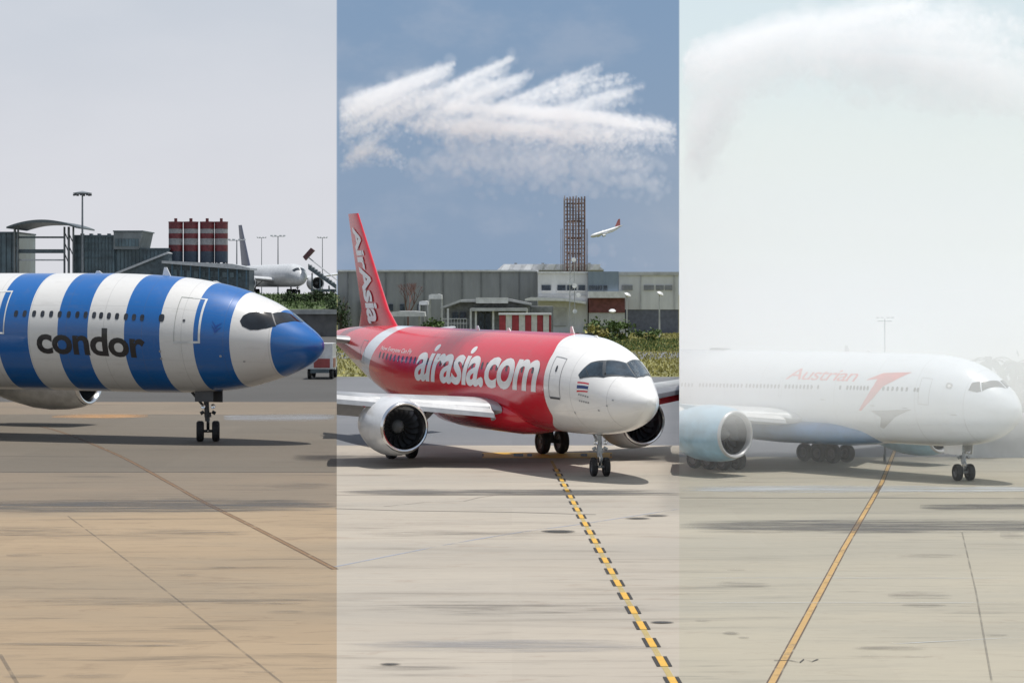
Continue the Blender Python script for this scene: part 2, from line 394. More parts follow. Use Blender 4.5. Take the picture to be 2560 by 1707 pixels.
for x0, x1 in ((1206, 1209), (1284, 1308), (1318, 1330), (1452, 1468), (1526, 1529)):
    gpatch('sign_mark', apron_m, M_BLK, x0, x1, 1134, 1141, 0.013)
# right apron: orange guide line with dark edges, dark band, wet strip, fine joints
gl = [(2241, 1116), (2205, 1205), (2180, 1250), (2110, 1370), (2030, 1519), (1924, 1716)]
gline('guide_line', apron_r, worn('guide_orange_paint', (0.50, 0.32, 0.12), 0.85, 1.1, lo=0.25, hi=0.5), gl, 0.13, 0.008)
for s in (-1, 1):
    q = [G(*p) for p in gl]; off = []
    for i, p in enumerate(q):
        dr = (q[min(i+1, len(q)-1)]-q[max(i-1, 0)]).normalized(); off.append(p+Vector((-dr.y, dr.x, 0))*s*0.085)
    ribbon(off, 0.035, 0.012).build('line_edge', M_BRN, apron_r)
gpatch('wet_strip', apron_r, M_WHT, 1698, 2620, 1212, 1233, 0.008)
gline('joint', apron_r, M_TAR, [(1700, 1244), (2600, 1246)], 0.12, 0.006)
gpatch('dark_strip', apron_r, M_STN, 1700, 2620, 1302, 1336, 0.010, -6)
gpatch('rubber_stain', apron_r, M_STN, 2300, 2620, 1258, 1276, 0.014)
for y in (1444, 1506): gline('white_joint', apron_r, M_WHT, [(1700, y), (2600, y+1)], 0.07, 0.010)
gline('white_joint', apron_r, M_WHT, [(2180, 1612), (2600, 1590)], 0.06, 0.010)
gline('joint', apron_r, M_TARF, [(2405, 1330), (2440, 1480), (2482, 1720)], 0.045, 0.010)
for x, y, wd, h in ((1758, 1551, 48, 12), (1828, 1583, 44, 10), (1860, 1594, 30, 9), (2300, 1490, 160, 22), (2310, 1513, 110, 12), (2230, 1620, 200, 14), (2230, 1642, 230, 10), (2530, 1340, 60, 22), (1860, 1462, 140, 18), (1840, 1425, 60, 8), (2490, 1588, 60, 8), (2330, 1390, 180, 14)):
    gpatch('skid_mark', apron_r, M_STNL, x-wd/2, x+wd/2, y-h/2, y+h/2, 0.016)
gline('rope_mark', apron_r, M_TAR, [(1935, 1651), (1975, 1651), (2000, 1656), (2010, 1648), (2030, 1654), (2045, 1648)], 0.05, 0.016)

# ------------------------------------------------------------------ aircraft kit
def pchip(xs, ys, x):
    xs = np.asarray(xs, float); ys = np.asarray(ys, float)
    h = np.diff(xs); d = np.diff(ys) / h
    m = np.zeros(len(xs)); m[0] = d[0]; m[-1] = d[-1]
    for i in range(1, len(xs) - 1):
        if d[i-1] * d[i] > 0:
            w1 = 2*h[i] + h[i-1]; w2 = h[i] + 2*h[i-1]
            m[i] = (w1 + w2) / (w1/d[i-1] + w2/d[i])
    i = np.clip(np.searchsorted(xs, x) - 1, 0, len(h) - 1)
    s = (x - xs[i]) / h[i]
    return ((1+2*s)*(1-s)**2*ys[i] + s*(1-s)**2*h[i]*m[i] + s*s*(3-2*s)*ys[i+1] + s*s*(s-1)*h[i]*m[i+1])
class Skin:
    """Fuselage surface. stations: (t aft of the nose tip, top z, bottom z, half width)."""
    def __init__(self, st, nose_gear_t):
        st = np.array(st, float)
        self.t = st[:, 0]; self.q = np.sqrt(self.t)          # sqrt spacing rounds the nose
        self.top, self.bot, self.hw = st[:, 1], st[:, 2], st[:, 3]
        self.ng = nose_gear_t; self.tmax = self.t[-1]
    def ring(self, t):
        q = math.sqrt(max(t, 0.0))
        return (float(pchip(self.q, self.top, q)), float(pchip(self.q, self.bot, q)), float(pchip(self.q, self.hw, q)))
    def at(self, t, phi, off=0.0):
        def raw(t, phi):
            a, b, w = self.ring(t)
            zc = b + (a-b)*0.5
            return np.array([self.ng - t, -w*math.sin(phi), zc + (a-b)*0.5*math.cos(phi)])
        p = raw(t, phi)
        if off:
            e = 0.02
            t0, t1 = max(t-e, 1e-4), min(t+e, self.tmax)
            n = np.cross(raw(t1, phi) - raw(t0, phi), raw(t, phi+e) - raw(t, phi-e))
            n /= np.linalg.norm(n) + 1e-12
            c = p - np.array([p[0], 0, sum(self.ring(t)[:2])/2])
            if n.dot(c) < 0: n = -n
            p = p + n*off
        return p
SK_S = Skin([(0,4.90,4.78,0.03),(0.05,5.10,4.58,0.26),(0.2,5.28,4.36,.55),(.7,5.70,3.93,1.08),(1.3,6.12,3.62,1.47),(2.0,6.62,3.32,1.82),(2.8,7.05,3.08,2.13),
  (3.9,7.48,2.78,2.45),(5,7.80,2.60,2.68),(6.2,8.04,2.50,2.84),(7.6,8.24,2.43,2.94),(9.5,8.38,2.42,3.0),(12,8.46,2.44,3.0),(42,8.5,2.5,3.0),(48,8.5,3.2,2.75),(56,8.3,5.2,1.7),(63,7.6,6.6,.5)],6.35)
SK_R = Skin([(0,3.22,3.10,.04),(.06,3.37,2.93,.23),(.2,3.52,2.77,.40),(.5,3.74,2.55,.64),(1.0,4.03,2.28,.92),(1.6,4.38,2.07,1.18),(2.2,4.78,1.92,1.39),(2.9,5.15,1.81,1.59),(3.8,5.45,1.73,1.77),
  (5,5.66,1.67,1.90),(6.5,5.75,1.64,1.965),(8,5.77,1.64,1.975),(21.4,5.80,1.68,1.975),(24.4,5.83,1.95,1.92),(27.4,5.83,2.55,1.66),(30.4,5.8,3.3,1.25),(33.9,5.65,4.25,.7),(36.7,5.4,4.9,.22)],4.4)
SK_W = Skin([(0,2.92,2.78,.04),(.06,3.12,2.58,.26),(.2,3.33,2.38,.48),(.5,3.66,2.08,.8),(.9,3.98,1.82,1.06),(1.4,4.30,1.62,1.29),(2.0,4.60,1.48,1.49),(2.8,4.83,1.38,1.65),(3.8,4.96,1.32,1.77),
  (5,5.0,1.30,1.82),(7,5.0,1.30,1.83),(26,4.86,1.3,1.83)],2.7)
def fuselage_mesh(sk, n=72, rows=110, t_end=None):
    t_end = t_end or sk.tmax
    qs = np.linspace(0.0, math.sqrt(t_end), rows)
    ts = sorted(set([round(float(q*q), 4) for q in qs] + [round(float(x), 4) for x in np.linspace(1, t_end, 60)]))
    mb = MB(); rings = []
    for t in ts:
        a, b, wd = sk.ring(t)
        rings.append([(sk.ng - t, -wd*math.sin(2*math.pi*i/n), (a+b)/2 + (a-b)/2*math.cos(2*math.pi*i/n)) for i in range(n)])
    return mb.loft(rings)
def decal(name, sk, loops, mat, parent, off=0.006, dt=0.25, dphi=0.07, faces=None):
    """thin paint, glass or a frame lying on the skin; loops are polygons in (t, phi)"""
    bm = bmesh.new()
    if faces is not None:
        vs = [bm.verts.new((a, b, 0)) for a, b in faces[0]]
        for f in faces[1]:
            try: bm.faces.new([vs[i] for i in f])
            except ValueError: pass
    for lp in loops or []:
        bm.faces.new([bm.verts.new((a, b, 0)) for a, b in lp])
    if not bm.verts: bm.free(); return None
    xs = [v.co.x for v in bm.verts]; ys = [v.co.y for v in bm.verts]
    for i in range(int((max(xs)-min(xs))/dt)):
        bmesh.ops.bisect_plane(bm, geom=bm.verts[:]+bm.edges[:]+bm.faces[:], plane_co=(min(xs)+dt*(i+1), 0, 0), plane_no=(1, 0, 0))
    for i in range(int((max(ys)-min(ys))/dphi)):
        bmesh.ops.bisect_plane(bm, geom=bm.verts[:]+bm.edges[:]+bm.faces[:], plane_co=(0, min(ys)+dphi*(i+1), 0), plane_no=(0, 1, 0))
    bmesh.ops.triangulate(bm, faces=[f for f in bm.faces if len(f.verts) > 4])
    for v in bm.verts: v.co = sk.at(max(v.co.x, 0.02), v.co.y, off)
    me = bpy.data.meshes.new(name); bm.to_mesh(me); bm.free(); me.shade_smooth()
    return link(name, me, mat, parent)
def text_faces(body, bold=0.0, shear=0.0, spacing=1.0):
    cu = bpy.data.curves.new("lettering", 'FONT'); cu.body = body; cu.offset = bold; cu.shear = shear; cu.space_character = spacing
    cu.resolution_u = 4
    o = bpy.data.objects.new("lettering", cu); C.objects.link(o)
    me = bpy.data.meshes.new_from_object(o.evaluated_get(bpy.context.evaluated_depsgraph_get()))
    bpy.data.objects.remove(o); bpy.data.curves.remove(cu)
    co = np.array([v.co[:2] for v in me.vertices]); fs = [tuple(p.vertices) for p in me.polygons]
    bpy.data.meshes.remove(me)
    co[:, 0] -= co[:, 0].min()
    return co, fs
def lettering(sk, body, t0, t1, phi_base, x_height, R, mat, parent, bold=0.0, shear=0.0, spacing=1.0, tilt=0.0, off=0.007, weld=0.0):
    """text on the starboard side: it starts at t0 (aft) and ends at t1 (forward)"""
    co, fs = text_faces(body, bold, shear, spacing)
    kx = (t0-t1)/co[:, 0].max(); ky = x_height/0.53/R
    uv = [(t0 - x*kx, phi_base + tilt*x/co[:, 0].max() - y*ky) for x, y in co]
    return decal('lettering', sk, None, mat, parent, off, 0.3, 0.06, (uv, fs))
def strip_frame(t0, t1, p0, p1, wt, wp):           # four strips that outline a door
    return [[(t0,p0),(t1,p0),(t1,p0+wp),(t0,p0+wp)], [(t0,p1-wp),(t1,p1-wp),(t1,p1),(t0,p1)],
            [(t0,p0+wp),(t0+wt,p0+wp),(t0+wt,p1-wp),(t0,p1-wp)], [(t1-wt,p0+wp),(t1,p0+wp),(t1,p1-wp),(t1-wt,p1-wp)]]
def oval(t, p, rt, rp, n=12):
    return [(t+rt*math.copysign(abs(math.cos(a))**0.7, math.cos(a)), p+rp*math.copysign(abs(math.sin(a))**0.7, math.sin(a))) for a in [2*math.pi*(i+.5)/n for i in range(n)]]
def wing(sections, n=14):
    """sections: (leading edge point, chord, thickness); chord runs aft along -x, thickness along up"""
    rings = []
    for le, ch, th, up in sections:
        ring = []
        for i in range(2*n):
            a = math.pi*i/n; c = 0.5*(1-math.cos(a)); s = 1 if i <= n else -1
            yt = 5*(0.2969*math.sqrt(max(c, 0)) - 0.126*c - 0.3516*c*c + 0.2843*c**3 - 0.1015*c**4)*th
            z = s*yt*(1.15 if s > 0 else 0.85)
            ring.append(tuple(Vector(le) + Vector((-c*ch, 0, 0)) + Vector(up)*z))
        rings.append(ring)
    return MB().loft(rings)
def clip_to(objs, root, keep_sides):
    """cut parts of a craft along a border plane of its stand; keep_sides: list of (bearing, +1 keeps the right side)"""
    bpy.context.view_layer.update()
    inv = root.matrix_world.inverted()
    for o in objs:
        if o.type != 'MESH': continue
        for brg, side in keep_sides:
            nw = Vector((1, -brg, 0)).normalized()*side
            co = inv @ Vector((0, 0, 0)); no = (inv.to_3x3() @ nw)
            ds = [no.dot(v.co-co) for v in o.data.vertices]
            if not ds or min(ds) >= 0: continue
            bm = bmesh.new(); bm.from_mesh(o.data)
            r = bmesh.ops.bisect_plane(bm, geom=bm.verts[:]+bm.edges[:]+bm.faces[:], plane_co=co, plane_no=no, clear_inner=True)
            ed = [e for e in bm.edges if e.is_boundary and all(abs(no.dot(v.co-co)) < 1e-3 for v in e.verts)]
            if ed and len(bm.faces) > 40: bmesh.ops.holes_fill(bm, edges=ed, sides=0)
            bm.to_mesh(o.data); bm.free()
    for o in list(objs):
        if o.type == 'MESH' and len(o.data.polygons) == 0 and not o.children: bpy.data.objects.remove(o)
def all_parts(root):
    out = []
    for c in root.children: out.append(c); out += all_parts(c)
    return out
def wheel(parent, c, r, wd, tyre, rim):
    mb = MB()
    prof = [(-wd*.30, r*.52), (-wd*.46, r*.62), (-wd*.5, r*.8), (-wd*.40, r*.94), (-wd*.2, r*.995), (-wd*.07, r), (-wd*.05, r*.985), (wd*.05, r*.985), (wd*.07, r), (wd*.2, r*.995), (wd*.40, r*.94), (wd*.5, r*.8), (wd*.46, r*.62), (wd*.30, r*.52)]
    mb.lathe(prof, c, (0, 1, 0), 32)
    o = mb.build('wheel', tyre, parent, True)
    m2 = MB()
    m2.lathe([(-wd*.34, 0), (-wd*.36, r*.18), (-wd*.24, r*.22), (-wd*.22, r*.42), (-wd*.36, r*.52), (-wd*.36, r*.56), (wd*.36, r*.56), (wd*.36, r*.52), (wd*.22, r*.42), (wd*.24, r*.22), (wd*.36, r*.18), (wd*.34, 0)], c, (0, 1, 0), 24)
    m2.build('rim', rim, o, True)
    return o
def engine(parent, t_front, y, z, r, length, ng, nac, lip, dark, blade, spin, nblades=18, tail=0.62):
    """turbofan: cowl, polished lip, fan blades, spinner, exhaust cone"""
    o0 = (ng - t_front, y, z)
    mb = MB()
    cowl = [(0.10*r, r*.90), (.35*r, r*.99), (.8*r, r*1.06), (1.4*r, r*1.08), (length*.62, r*1.03), (length*.85, r*.86), (length, r*.72), (length, r*.66), (length*.8, r*.7)]
    mb.lathe(cowl, o0, (-1, 0, 0), 48)
    e = mb.build('engine', nac, parent, True)
    MB().lathe([(0.10*r, r*.905), (0.03*r, r*.885), (0, r*.845), (0.02*r, r*.80), (.1*r, r*.76), (.2*r, r*.74)], o0, (-1, 0, 0), 48).build('inlet_lip', lip, e, True)
    MB().lathe([(.2*r, r*.738), (.35*r, r*.75), (.7*r, r*.79), (.9*r, r*.80), (.9*r, 0.01)], o0, (-1, 0, 0), 40).build('inlet_duct', dark, e, True)
    MB().lathe([(.36*r, .004), (.42*r, r*.06), (.55*r, r*.15), (.75*r, r*.25), (.82*r, r*.27)], o0, (-1, 0, 0), 24).build('spinner', spin, e, True)
    MB().lathe([(length*.8, r*.5), (length*1.05, r*.46), (length*1.2, r*.38), (length*1.2, r*.3), (length*1.42, .02)], o0, (-1, 0, 0), 28).build('exhaust_cone', lip, e, True)
    mb = MB(); vs = []
    for k_ in range(5):
        rr = r*(.24 + .54*k_/4); tw = math.radians(25 + 38*k_/4); hw = r*(.06+.055*k_/4)
        lean = 0.10*r*math.sin(k_/4*math.pi)
        for s in (-1, 1):
            vs.append((-(0.70*r) + s*hw*math.cos(tw) , s*hw*math.sin(tw)*1.15 + lean, rr))
    fs = [(2*k_, 2*k_+1, 2*k_+3, 2*k_+2) for k_ in range(4)]
    mb.add(vs, fs); bme = mb.mesh('fan_blade', True); bme.materials.append(blade)
    for i in range(nblades):
        b = bpy.data.objects.new('fan_blade', bme); C.objects.link(b); b.parent = e
        b.location = o0; b.rotation_euler = (2*math.pi*i/nblades, 0, 0)
    return e

M_TYRE = plain('tyre_rubber', (0.018, 0.018, 0.02), 0.75, var=0.3, scale=4)
M_RIM = plain('wheel_alloy', (0.13, 0.13, 0.135), 0.5, 0.5)
M_STRUT = plain('gear_grey', (0.36, 0.38, 0.40), 0.45, 0.3, var=0.3, scale=3)
M_STRUTD = plain('gear_dark', (0.045, 0.047, 0.05), 0.5, 0.3, var=0.4, scale=3)
M_CHROME = plain('oleo_chrome', (0.75, 0.76, 0.78), 0.12, 1.0, var=0.05)
M_GLASS = plain('cockpit_glass', (0.012, 0.016, 0.020), 0.06, 0.0, var=0.4, scale=1.2, coat=0.4)
M_WIN = plain('cabin_window_dark', (0.03, 0.035, 0.045), 0.12, var=0.3)
M_LIP = plain('polished_lip', (0.72, 0.73, 0.75), 0.16, 1.0, var=0.06)
M_DUCT = plain('inlet_duct_dark', (0.03, 0.032, 0.035), 0.5, 0.2)
M_BLADE = plain('fan_blade_grey', (0.085, 0.09, 0.10), 0.28, 0.6, var=0.1)
M_SPIN = plain('spinner_grey', (0.14, 0.145, 0.15), 0.4)
M_WHITE = plain('white_gloss_paint', (0.78, 0.78, 0.77), 0.3, coat=0.4, var=0.05)
M_ALU = plain('bare_aluminium', (0.46, 0.47, 0.48), 0.38, 0.35, var=0.12, scale=1.0, stretch=(0.4, 1, 1))
M_WGREY = plain('wing_grey', (0.50, 0.52, 0.54), 0.4, 0.1, var=0.1)
M_INK = plain('black_lettering', (0.012, 0.013, 0.018), 0.35, coat=0.3, var=0.1)
M_LINE = plain('panel_line_grey', (0.30, 0.31, 0.32), 0.5)
M_DARKG = plain('dark_grey_metal', (0.07, 0.075, 0.085), 0.5, 0.2)

def nose_gear(root, ng_skin_z, wheel_r, wheel_w, track, scale, door_mat, dark=False, rake=0.12, steer=0.0):
    st = M_STRUTD if dark else M_STRUT
    mb = MB()
    top = (-rake*scale, 0, ng_skin_z+.25)
    mb.tube(top, (-.02*scale, 0, wheel_r+.40*scale), .11*scale, .10*scale, 14)
    mb.tube((-.02*scale, 0, wheel_r+.75*scale), (0.0, 0, wheel_r+.55*scale), .14*scale, .14*scale, 14)
    leg = mb.build('landing_gear_leg', st, root, True)
    R_ = Matrix.Rotation(math.radians(steer), 4, 'Z')
    def turn(o): o.data.transform(R_); return o
    turn(MB().tube((-.01*scale, 0, wheel_r+.5*scale), (0, 0, wheel_r), .065*scale, .065*scale, 12).build('oleo_piston', M_CHROME, leg, True))
    turn(MB().tube((0, -track/2-wheel_w*.3, wheel_r), (0, track/2+wheel_w*.3, wheel_r), .06*scale, .06*scale, 10).build('axle', st, leg, True))
    tl = MB(); tl.tube((.1*scale, 0, wheel_r+.62*scale), (.34*scale, 0, wheel_r+.36*scale), .05*scale, .04*scale, 8); tl.tube((.34*scale, 0, wheel_r+.36*scale), (.06*scale, 0, wheel_r+.06*scale), .05*scale, .04*scale, 8)
    turn(tl.build('torque_link', st, leg, True))
    MB().tube((-.9*scale, 0, ng_skin_z+.2), (-.06*scale, 0, wheel_r+.85*scale), .06*scale, .05*scale, 10).build('drag_brace', st, leg, True)
    for s in (-1, 1):
        turn(MB().tube((0, s*.16*scale, wheel_r+.78*scale), (0, s*.30*scale, wheel_r+.70*scale), .07*scale, .07*scale, 8).build('steering_jack', st, leg, True))
        turn(MB().lathe([(0, .03), (.02*scale, .09*scale), (.09*scale, .1*scale), (.1*scale, .085*scale)], (.06*scale, s*.2*scale, wheel_r+1.0*scale), (1, 0, 0), 14).build('taxi_light', M_LIP, leg, True))
        wh = turn(wheel(root, (0, s*track/2, wheel_r), wheel_r, wheel_w, M_TYRE, M_RIM))
        for c in wh.children: turn(c)
    if door_mat:
        for s in (-1, 1):
            d_ = MB(); y = s*.42*scale
            d_.prism([(-.95*scale, ng_skin_z+.12), (.25*scale, ng_skin_z+.12), (.22*scale, ng_skin_z-.42*scale), (-.85*scale, ng_skin_z-.42*scale)], 'y', y-.018, y+.018)
            d_.build('gear_door', door_mat, root)
    return leg
def main_gear(root, t, ng, y, top_z, r, wd, track, axles, scale, inward, door_mat):
    x = ng-t
    mb = MB(); mb.tube((x, y-inward*.35*scale, top_z), (x, y, r), .17*scale, .13*scale, 14)
    mb.tube((x, y-inward*1.5*scale, top_z), (x, y, r+.75*scale), .08*scale, .07*scale, 10)
    mb.tube((x-.25*scale, y, r+.9*scale), (x-.3*scale, y, r+.1), .05*scale, .05*scale, 8)
    leg = mb.build('landing_gear_leg', M_STRUTD, root, True)
    for ax in axles:
        MB().tube((x+ax, y-track/2, r), (x+ax, y+track/2, r), .08*scale, .08*scale, 10).build('axle', M_STRUTD, leg, True)
    if len(axles) > 1:
        MB().tube((x+axles[0], y, r), (x+axles[-1], y, r), .12*scale, .12*scale, 10).build('truck_beam', M_STRUTD, leg, True)
    for ax in axles:
        for s in (-1, 1): wheel(root, (x+ax, y+s*track/2, r), r, wd, M_TYRE, M_RIM)
    if door_mat:
        MB().box(x-.5*scale, x+.5*scale, y+inward*.28*scale, y+inward*.32*scale, r+.75*scale, top_z).build('gear_door', door_mat, root)

# ------------------------------------------------------------------ the striped wide-body on the left stand
S_BLUE = (0.001, 0.100, 0.345); S_WHITE = (0.60, 0.60, 0.59)  # white lowered to stand in for weaker sun under overcast
def paint_striped(t, x, y, z):
    st = t.m('SUBTRACT', SK_S.ng, x)
    col = t.mix(0, S_WHITE, S_WHITE)
    edges = [(-1, 2.0), (3.91, 5.72), (7.5, 9.44), (11.5, 13.22), (14.93, 16.7), (18.4, 20.2), (22, 23.8), (25.6, 27.4), (29.2, 31), (32.8, 34.6), (36.4, 38.2), (40, 41.8), (43.6, 45.4), (47.2, 49), (50.8, 52.6), (54.4, 56.2), (58, 60)]
    for a, b in edges:
        f = t.m('MULTIPLY', t.m('GREATER_THAN', st, a), t.m('LESS_THAN', st, b))
        col = t.mix(f, col, S_BLUE)
    return col
M_SFUS = livery('blue_white_striped_paint', paint_striped, 0.34)
sroot = thing('striped_airliner', (-15.28, 115.0, 0), -math.radians(20), 'wide-body airliner with broad blue and white hoops and a blue nose cone', 'airplane', None)
ng = SK_S.ng
fuselage_mesh(SK_S).build('fuselage', M_SFUS, sroot, True)
decal('cockpit_window', SK_S, [[(3.50, 1.12), (3.42, .98), (3.2, .86), (2.8, .735), (2.28, .60), (1.86, .99), (2.2, 1.14), (2.6, 1.25), (2.96, 1.29), (3.35, 1.23)]], M_GLASS, sroot, 0.012, 0.15, 0.05)
for s in (1, -1):
    decal('windscreen_pane', SK_S, [[(2.22, .60*s), (1.66, .05*s), (1.12, .05*s), (1.50, .62*s), (1.86, .94*s)]], M_GLASS, sroot, 0.012, 0.15, 0.05)
decal('windscreen_post', SK_S, [[(2.28, .62), (2.22, .60), (1.86, .94), (1.9, .97)]], M_DARKG, sroot, 0.015, 0.15, 0.05)
decal('cockpit_window', SK_S, [[(3.46, -1.10), (3.2, -.88), (2.28, -.62), (1.9, -.97), (2.96, -1.235)]], M_GLASS, sroot, 0.012, 0.15, 0.05)
M_DFR = plain('door_outline', (0.60, 0.62, 0.62), 0.5); M_DFG = plain('door_outline_grey', (0.33, 0.35, 0.33), 0.5)
decal('door_frame', SK_S, [[(5.36, .76), (6.10, .78), (6.10, .805), (5.36, .785)], [(5.36, .785), (5.47, .788), (5.47, 1.62), (5.36, 1.62)], [(5.36, 1.62), (6.75, 1.65), (6.75, 1.69), (5.36, 1.66)]], M_DFR, sroot, 0.012)
decal('door_seam', SK_S, [[(6.10, .79), (6.72, .80), (6.72, .815), (6.10, .803)], [(6.69, .815), (6.72, .815), (6.74, 1.65), (6.71, 1.65)]], M_DFG, sroot, 0.012)
decal('door_frame', SK_S, strip_frame(16.30, 17.60, .80, 1.60, .07, .03), M_DFR, sroot, 0.012)
decal('door_handle', SK_S, [oval(6.25, 1.27, .07, .025)], M_DARKG, sroot, 0.014)
for i, tt in enumerate([14.65, 14.16, 13.66, 13.17, 12.65, 12.15, 11.68, 11.2, 10.8, 10.36, 9.9, 9.4, 8.95, 8.5] + [15.2, 15.7] + [18.2+.52*i for i in range(50)]):
    decal('cabin_window', SK_S, [oval(tt, 1.25+.002*i if i < 14 else 1.25, .115, .058)], M_WIN, sroot, 0.010, 1, 1)
decal('cabin_window', SK_S, [oval(7.45, 1.257, .15, .07)], M_WIN, sroot, 0.010)
for tt, ph in ((7.51, 1.833), (7.51, 1.963), (3.3, 2.05), (4.4, 1.9)):
    decal('service_port', SK_S, [oval(tt, ph, .06, .022)], M_LINE, sroot, 0.010, 1, 1)
lettering(SK_S, 'condor', 14.44, 8.30, 1.90, 1.02, 3.0, M_INK, sroot, bold=0.028, tilt=0.05, spacing=0.95)
decal('bird_emblem', SK_S, [[(4.85, 1.20), (4.62, 1.30), (4.30, 1.22), (4.62, 1.36)], [(4.85, 1.28), (4.62, 1.38), (4.30, 1.30), (4.62, 1.45)]], plain('emblem_navy', (0.004, 0.05, 0.24), 0.4), sroot, 0.010)
for tt, h in ((8.7, .45), (5.9, .10), (12.6, .16), (20, .5)):
    z0 = SK_S.ring(tt)[0]-.03
    MB().prism([(ng-tt+.25, z0), (ng-tt-.22, z0), (ng-tt-.12, z0+h), (ng-tt+.02, z0+h)], 'y', -.025, .025).build('antenna', M_WHITE, sroot)
nose_gear(sroot, 2.5, .52, .38, .78, 1.25, None, True, steer=-62)
MB().box(-.45, .55, -.55, -.50, 2.02, 2.55).build('gear_door', M_DARKG, sroot)
MB().box(-.45, .55, .50, .55, 1.95, 2.55).build('gear_door', M_DARKG, sroot)
M_SNAC = plain('grey_white_cowl', (0.58, 0.58, 0.56), 0.35, coat=0.3)
for s in (1, -1):
    e = engine(sroot, 18.9, s*9.9, 2.72, 1.72, 5.6, ng, M_SNAC, M_LIP, M_DUCT, M_BLADE, M_SPIN, 20)
    MB().prism([(ng-19.8, 4.2), (ng-26.5, 4.55), (ng-26.5, 3.9), (ng-24, 3.6)], 'y', s*9.9-.22, s*9.9+.22).build('pylon', M_SNAC, sroot)
    wing([((ng-20.5, s*2.8, 3.2), 11.5, 1.5, (0, 0, 1)), ((ng-25.8, s*10.5, 4.1), 7.2, .9, (0, 0, 1)), ((ng-39.5, s*30.5, 6.6), 2.4, .3, (0, 0, 1)), ((ng-41.5, s*32.0, 8.2), 1.0, .12, (0, .8*s, .6))]).build('wing', M_WGREY, sroot, True)
    wing([((ng-55.0, s*.8, 6.6), 5.6, .6, (0, 0, 1)), ((ng-60.5, s*10, 7.6), 2.3, .22, (0, 0, 1))]).build('tailplane', M_WGREY, sroot, True)
    main_gear(sroot, 34, ng, s*5.6, 3.3, .72, .5, 1.5, (-1.0, 1.0), 1.4, s, None)
wing([((ng-50.5, 0, 8.1), 9.2, .9, (0, 1, 0)), ((ng-59.0, 0, 17.6), 3.4, .35, (0, 1, 0))]).build('fin', M_SFUS, sroot, True)
MB().loft([[(ng-t_, -a*math.sin(2*math.pi*i/24), 3.1+b*math.cos(2*math.pi*i/24)) for i in range(24)] for t_, a, b in ((19, 1.0, .3), (21, 2.7, 1.1), (24, 3.15, 1.35), (34, 3.15, 1.35), (38, 2.4, .8), (40, 1, .2))]).build('belly_fairing', M_SNAC, sroot, True)

# ------------------------------------------------------------------ the red narrow-body in the middle
R_RED = (0.60, 0.013, 0.030); R_WHITE = (0.76, 0.76, 0.75)
def paint_red(t, x, y, z):
    st = t.m('SUBTRACT', SK_R.ng, x)
    edge = t.m('ADD', t.m('ADD', 5.68, t.m('MULTIPLY', t.step(z, 2.5, 1.65), 1.3)), t.m('MULTIPLY', t.step(z, 4.9, 5.75), 0.55))
    col = t.mix(t.m('GREATER_THAN', st, edge), R_WHITE, R_RED)
    u = t.m('ADD', st, t.m('MULTIPLY', t.m('SUBTRACT', z, 5.4), 0.95))
    band = t.m('MULTIPLY', t.m('GREATER_THAN', u, 25.15), t.m('LESS_THAN', u, 26.9))
    col = t.mix(band, col, (0.62, 0.66, 0.70))
    low = t.m('MULTIPLY', t.m('GREATER_THAN', u, 26.9), t.m('LESS_THAN', z, 4.1))
    return t.mix(low, col, (0.66, 0.60, 0.58))
M_RFUS = livery('red_white_paint', paint_red, 0.20, 0.637)
M_RED = plain('red_gloss_paint', R_RED, 0.22, coat=0.5, var=0.06)
rroot = thing('red_airliner', (3.578, 93.03, 0), -math.radians(66), 'red narrow-body airliner with white nose and large white web-address lettering', 'airplane', None)
ng = SK_R.ng
fuselage_mesh(SK_R).build('fuselage', M_RFUS, rroot, True)
M_WFR = plain('window_frame_grey', (0.07, 0.08, 0.09), 0.4, 0.2)
M_RGL = plain('cockpit_glass_blue', (0.035, 0.055, 0.075), 0.05, 0.0, var=0.4, scale=1.2, coat=0.5)
for s in (1, -1):
    decal('window_surround', SK_R, [[(2.02, .0), (2.05, .03*s), (2.50, .50*s), (2.93, .79*s), (3.22, 1.19*s), (3.05, 1.26*s), (2.62, 1.14*s), (1.96, .93*s), (1.86, .84*s), (1.28, .38*s), (1.10, .0)]], M_WFR, rroot, 0.007, .12, .05)
    decal('windscreen_pane', SK_R, [[(1.98, .03*s), (2.42, .49*s), (1.95, .79*s), (1.34, .36*s), (1.16, .03*s)]], M_RGL, rroot, 0.012, .12, .05)
    decal('cockpit_window', SK_R, [[(2.47, .58*s), (2.88, .80*s), (3.0, .95*s), (2.62, 1.10*s), (2.02, .90*s)]], M_RGL, rroot, 0.012, .12, .05)
    decal('cockpit_window', SK_R, [[(3.04, .97*s), (3.18, 1.18*s), (3.05, 1.23*s), (2.66, 1.12*s)]], M_RGL, rroot, 0.012, .12, .05)
    decal('windscreen_frame', SK_R, [[(2.47, .58*s), (2.42, .49*s), (1.95, .79*s), (2.02, .90*s)]], M_WFR, rroot, 0.014, .12, .05)
lettering(SK_R, 'airasia.com', 19.9, 6.25, 1.70, 1.36, 1.975, M_WHITE, rroot, bold=0.022, shear=0.18, tilt=0.0, spacing=0.93)
co, fs = text_faces('Now Everyone Can Fly', 0.0, 0.1)
decal('slogan', SK_R, None, M_WHITE, rroot, 0.007, .4, .08, ([(25.0-x*4.2/co[:, 0].max(), 1.15-.02*x/co[:, 0].max()-y*.30/1.975) for x, y in co], fs))
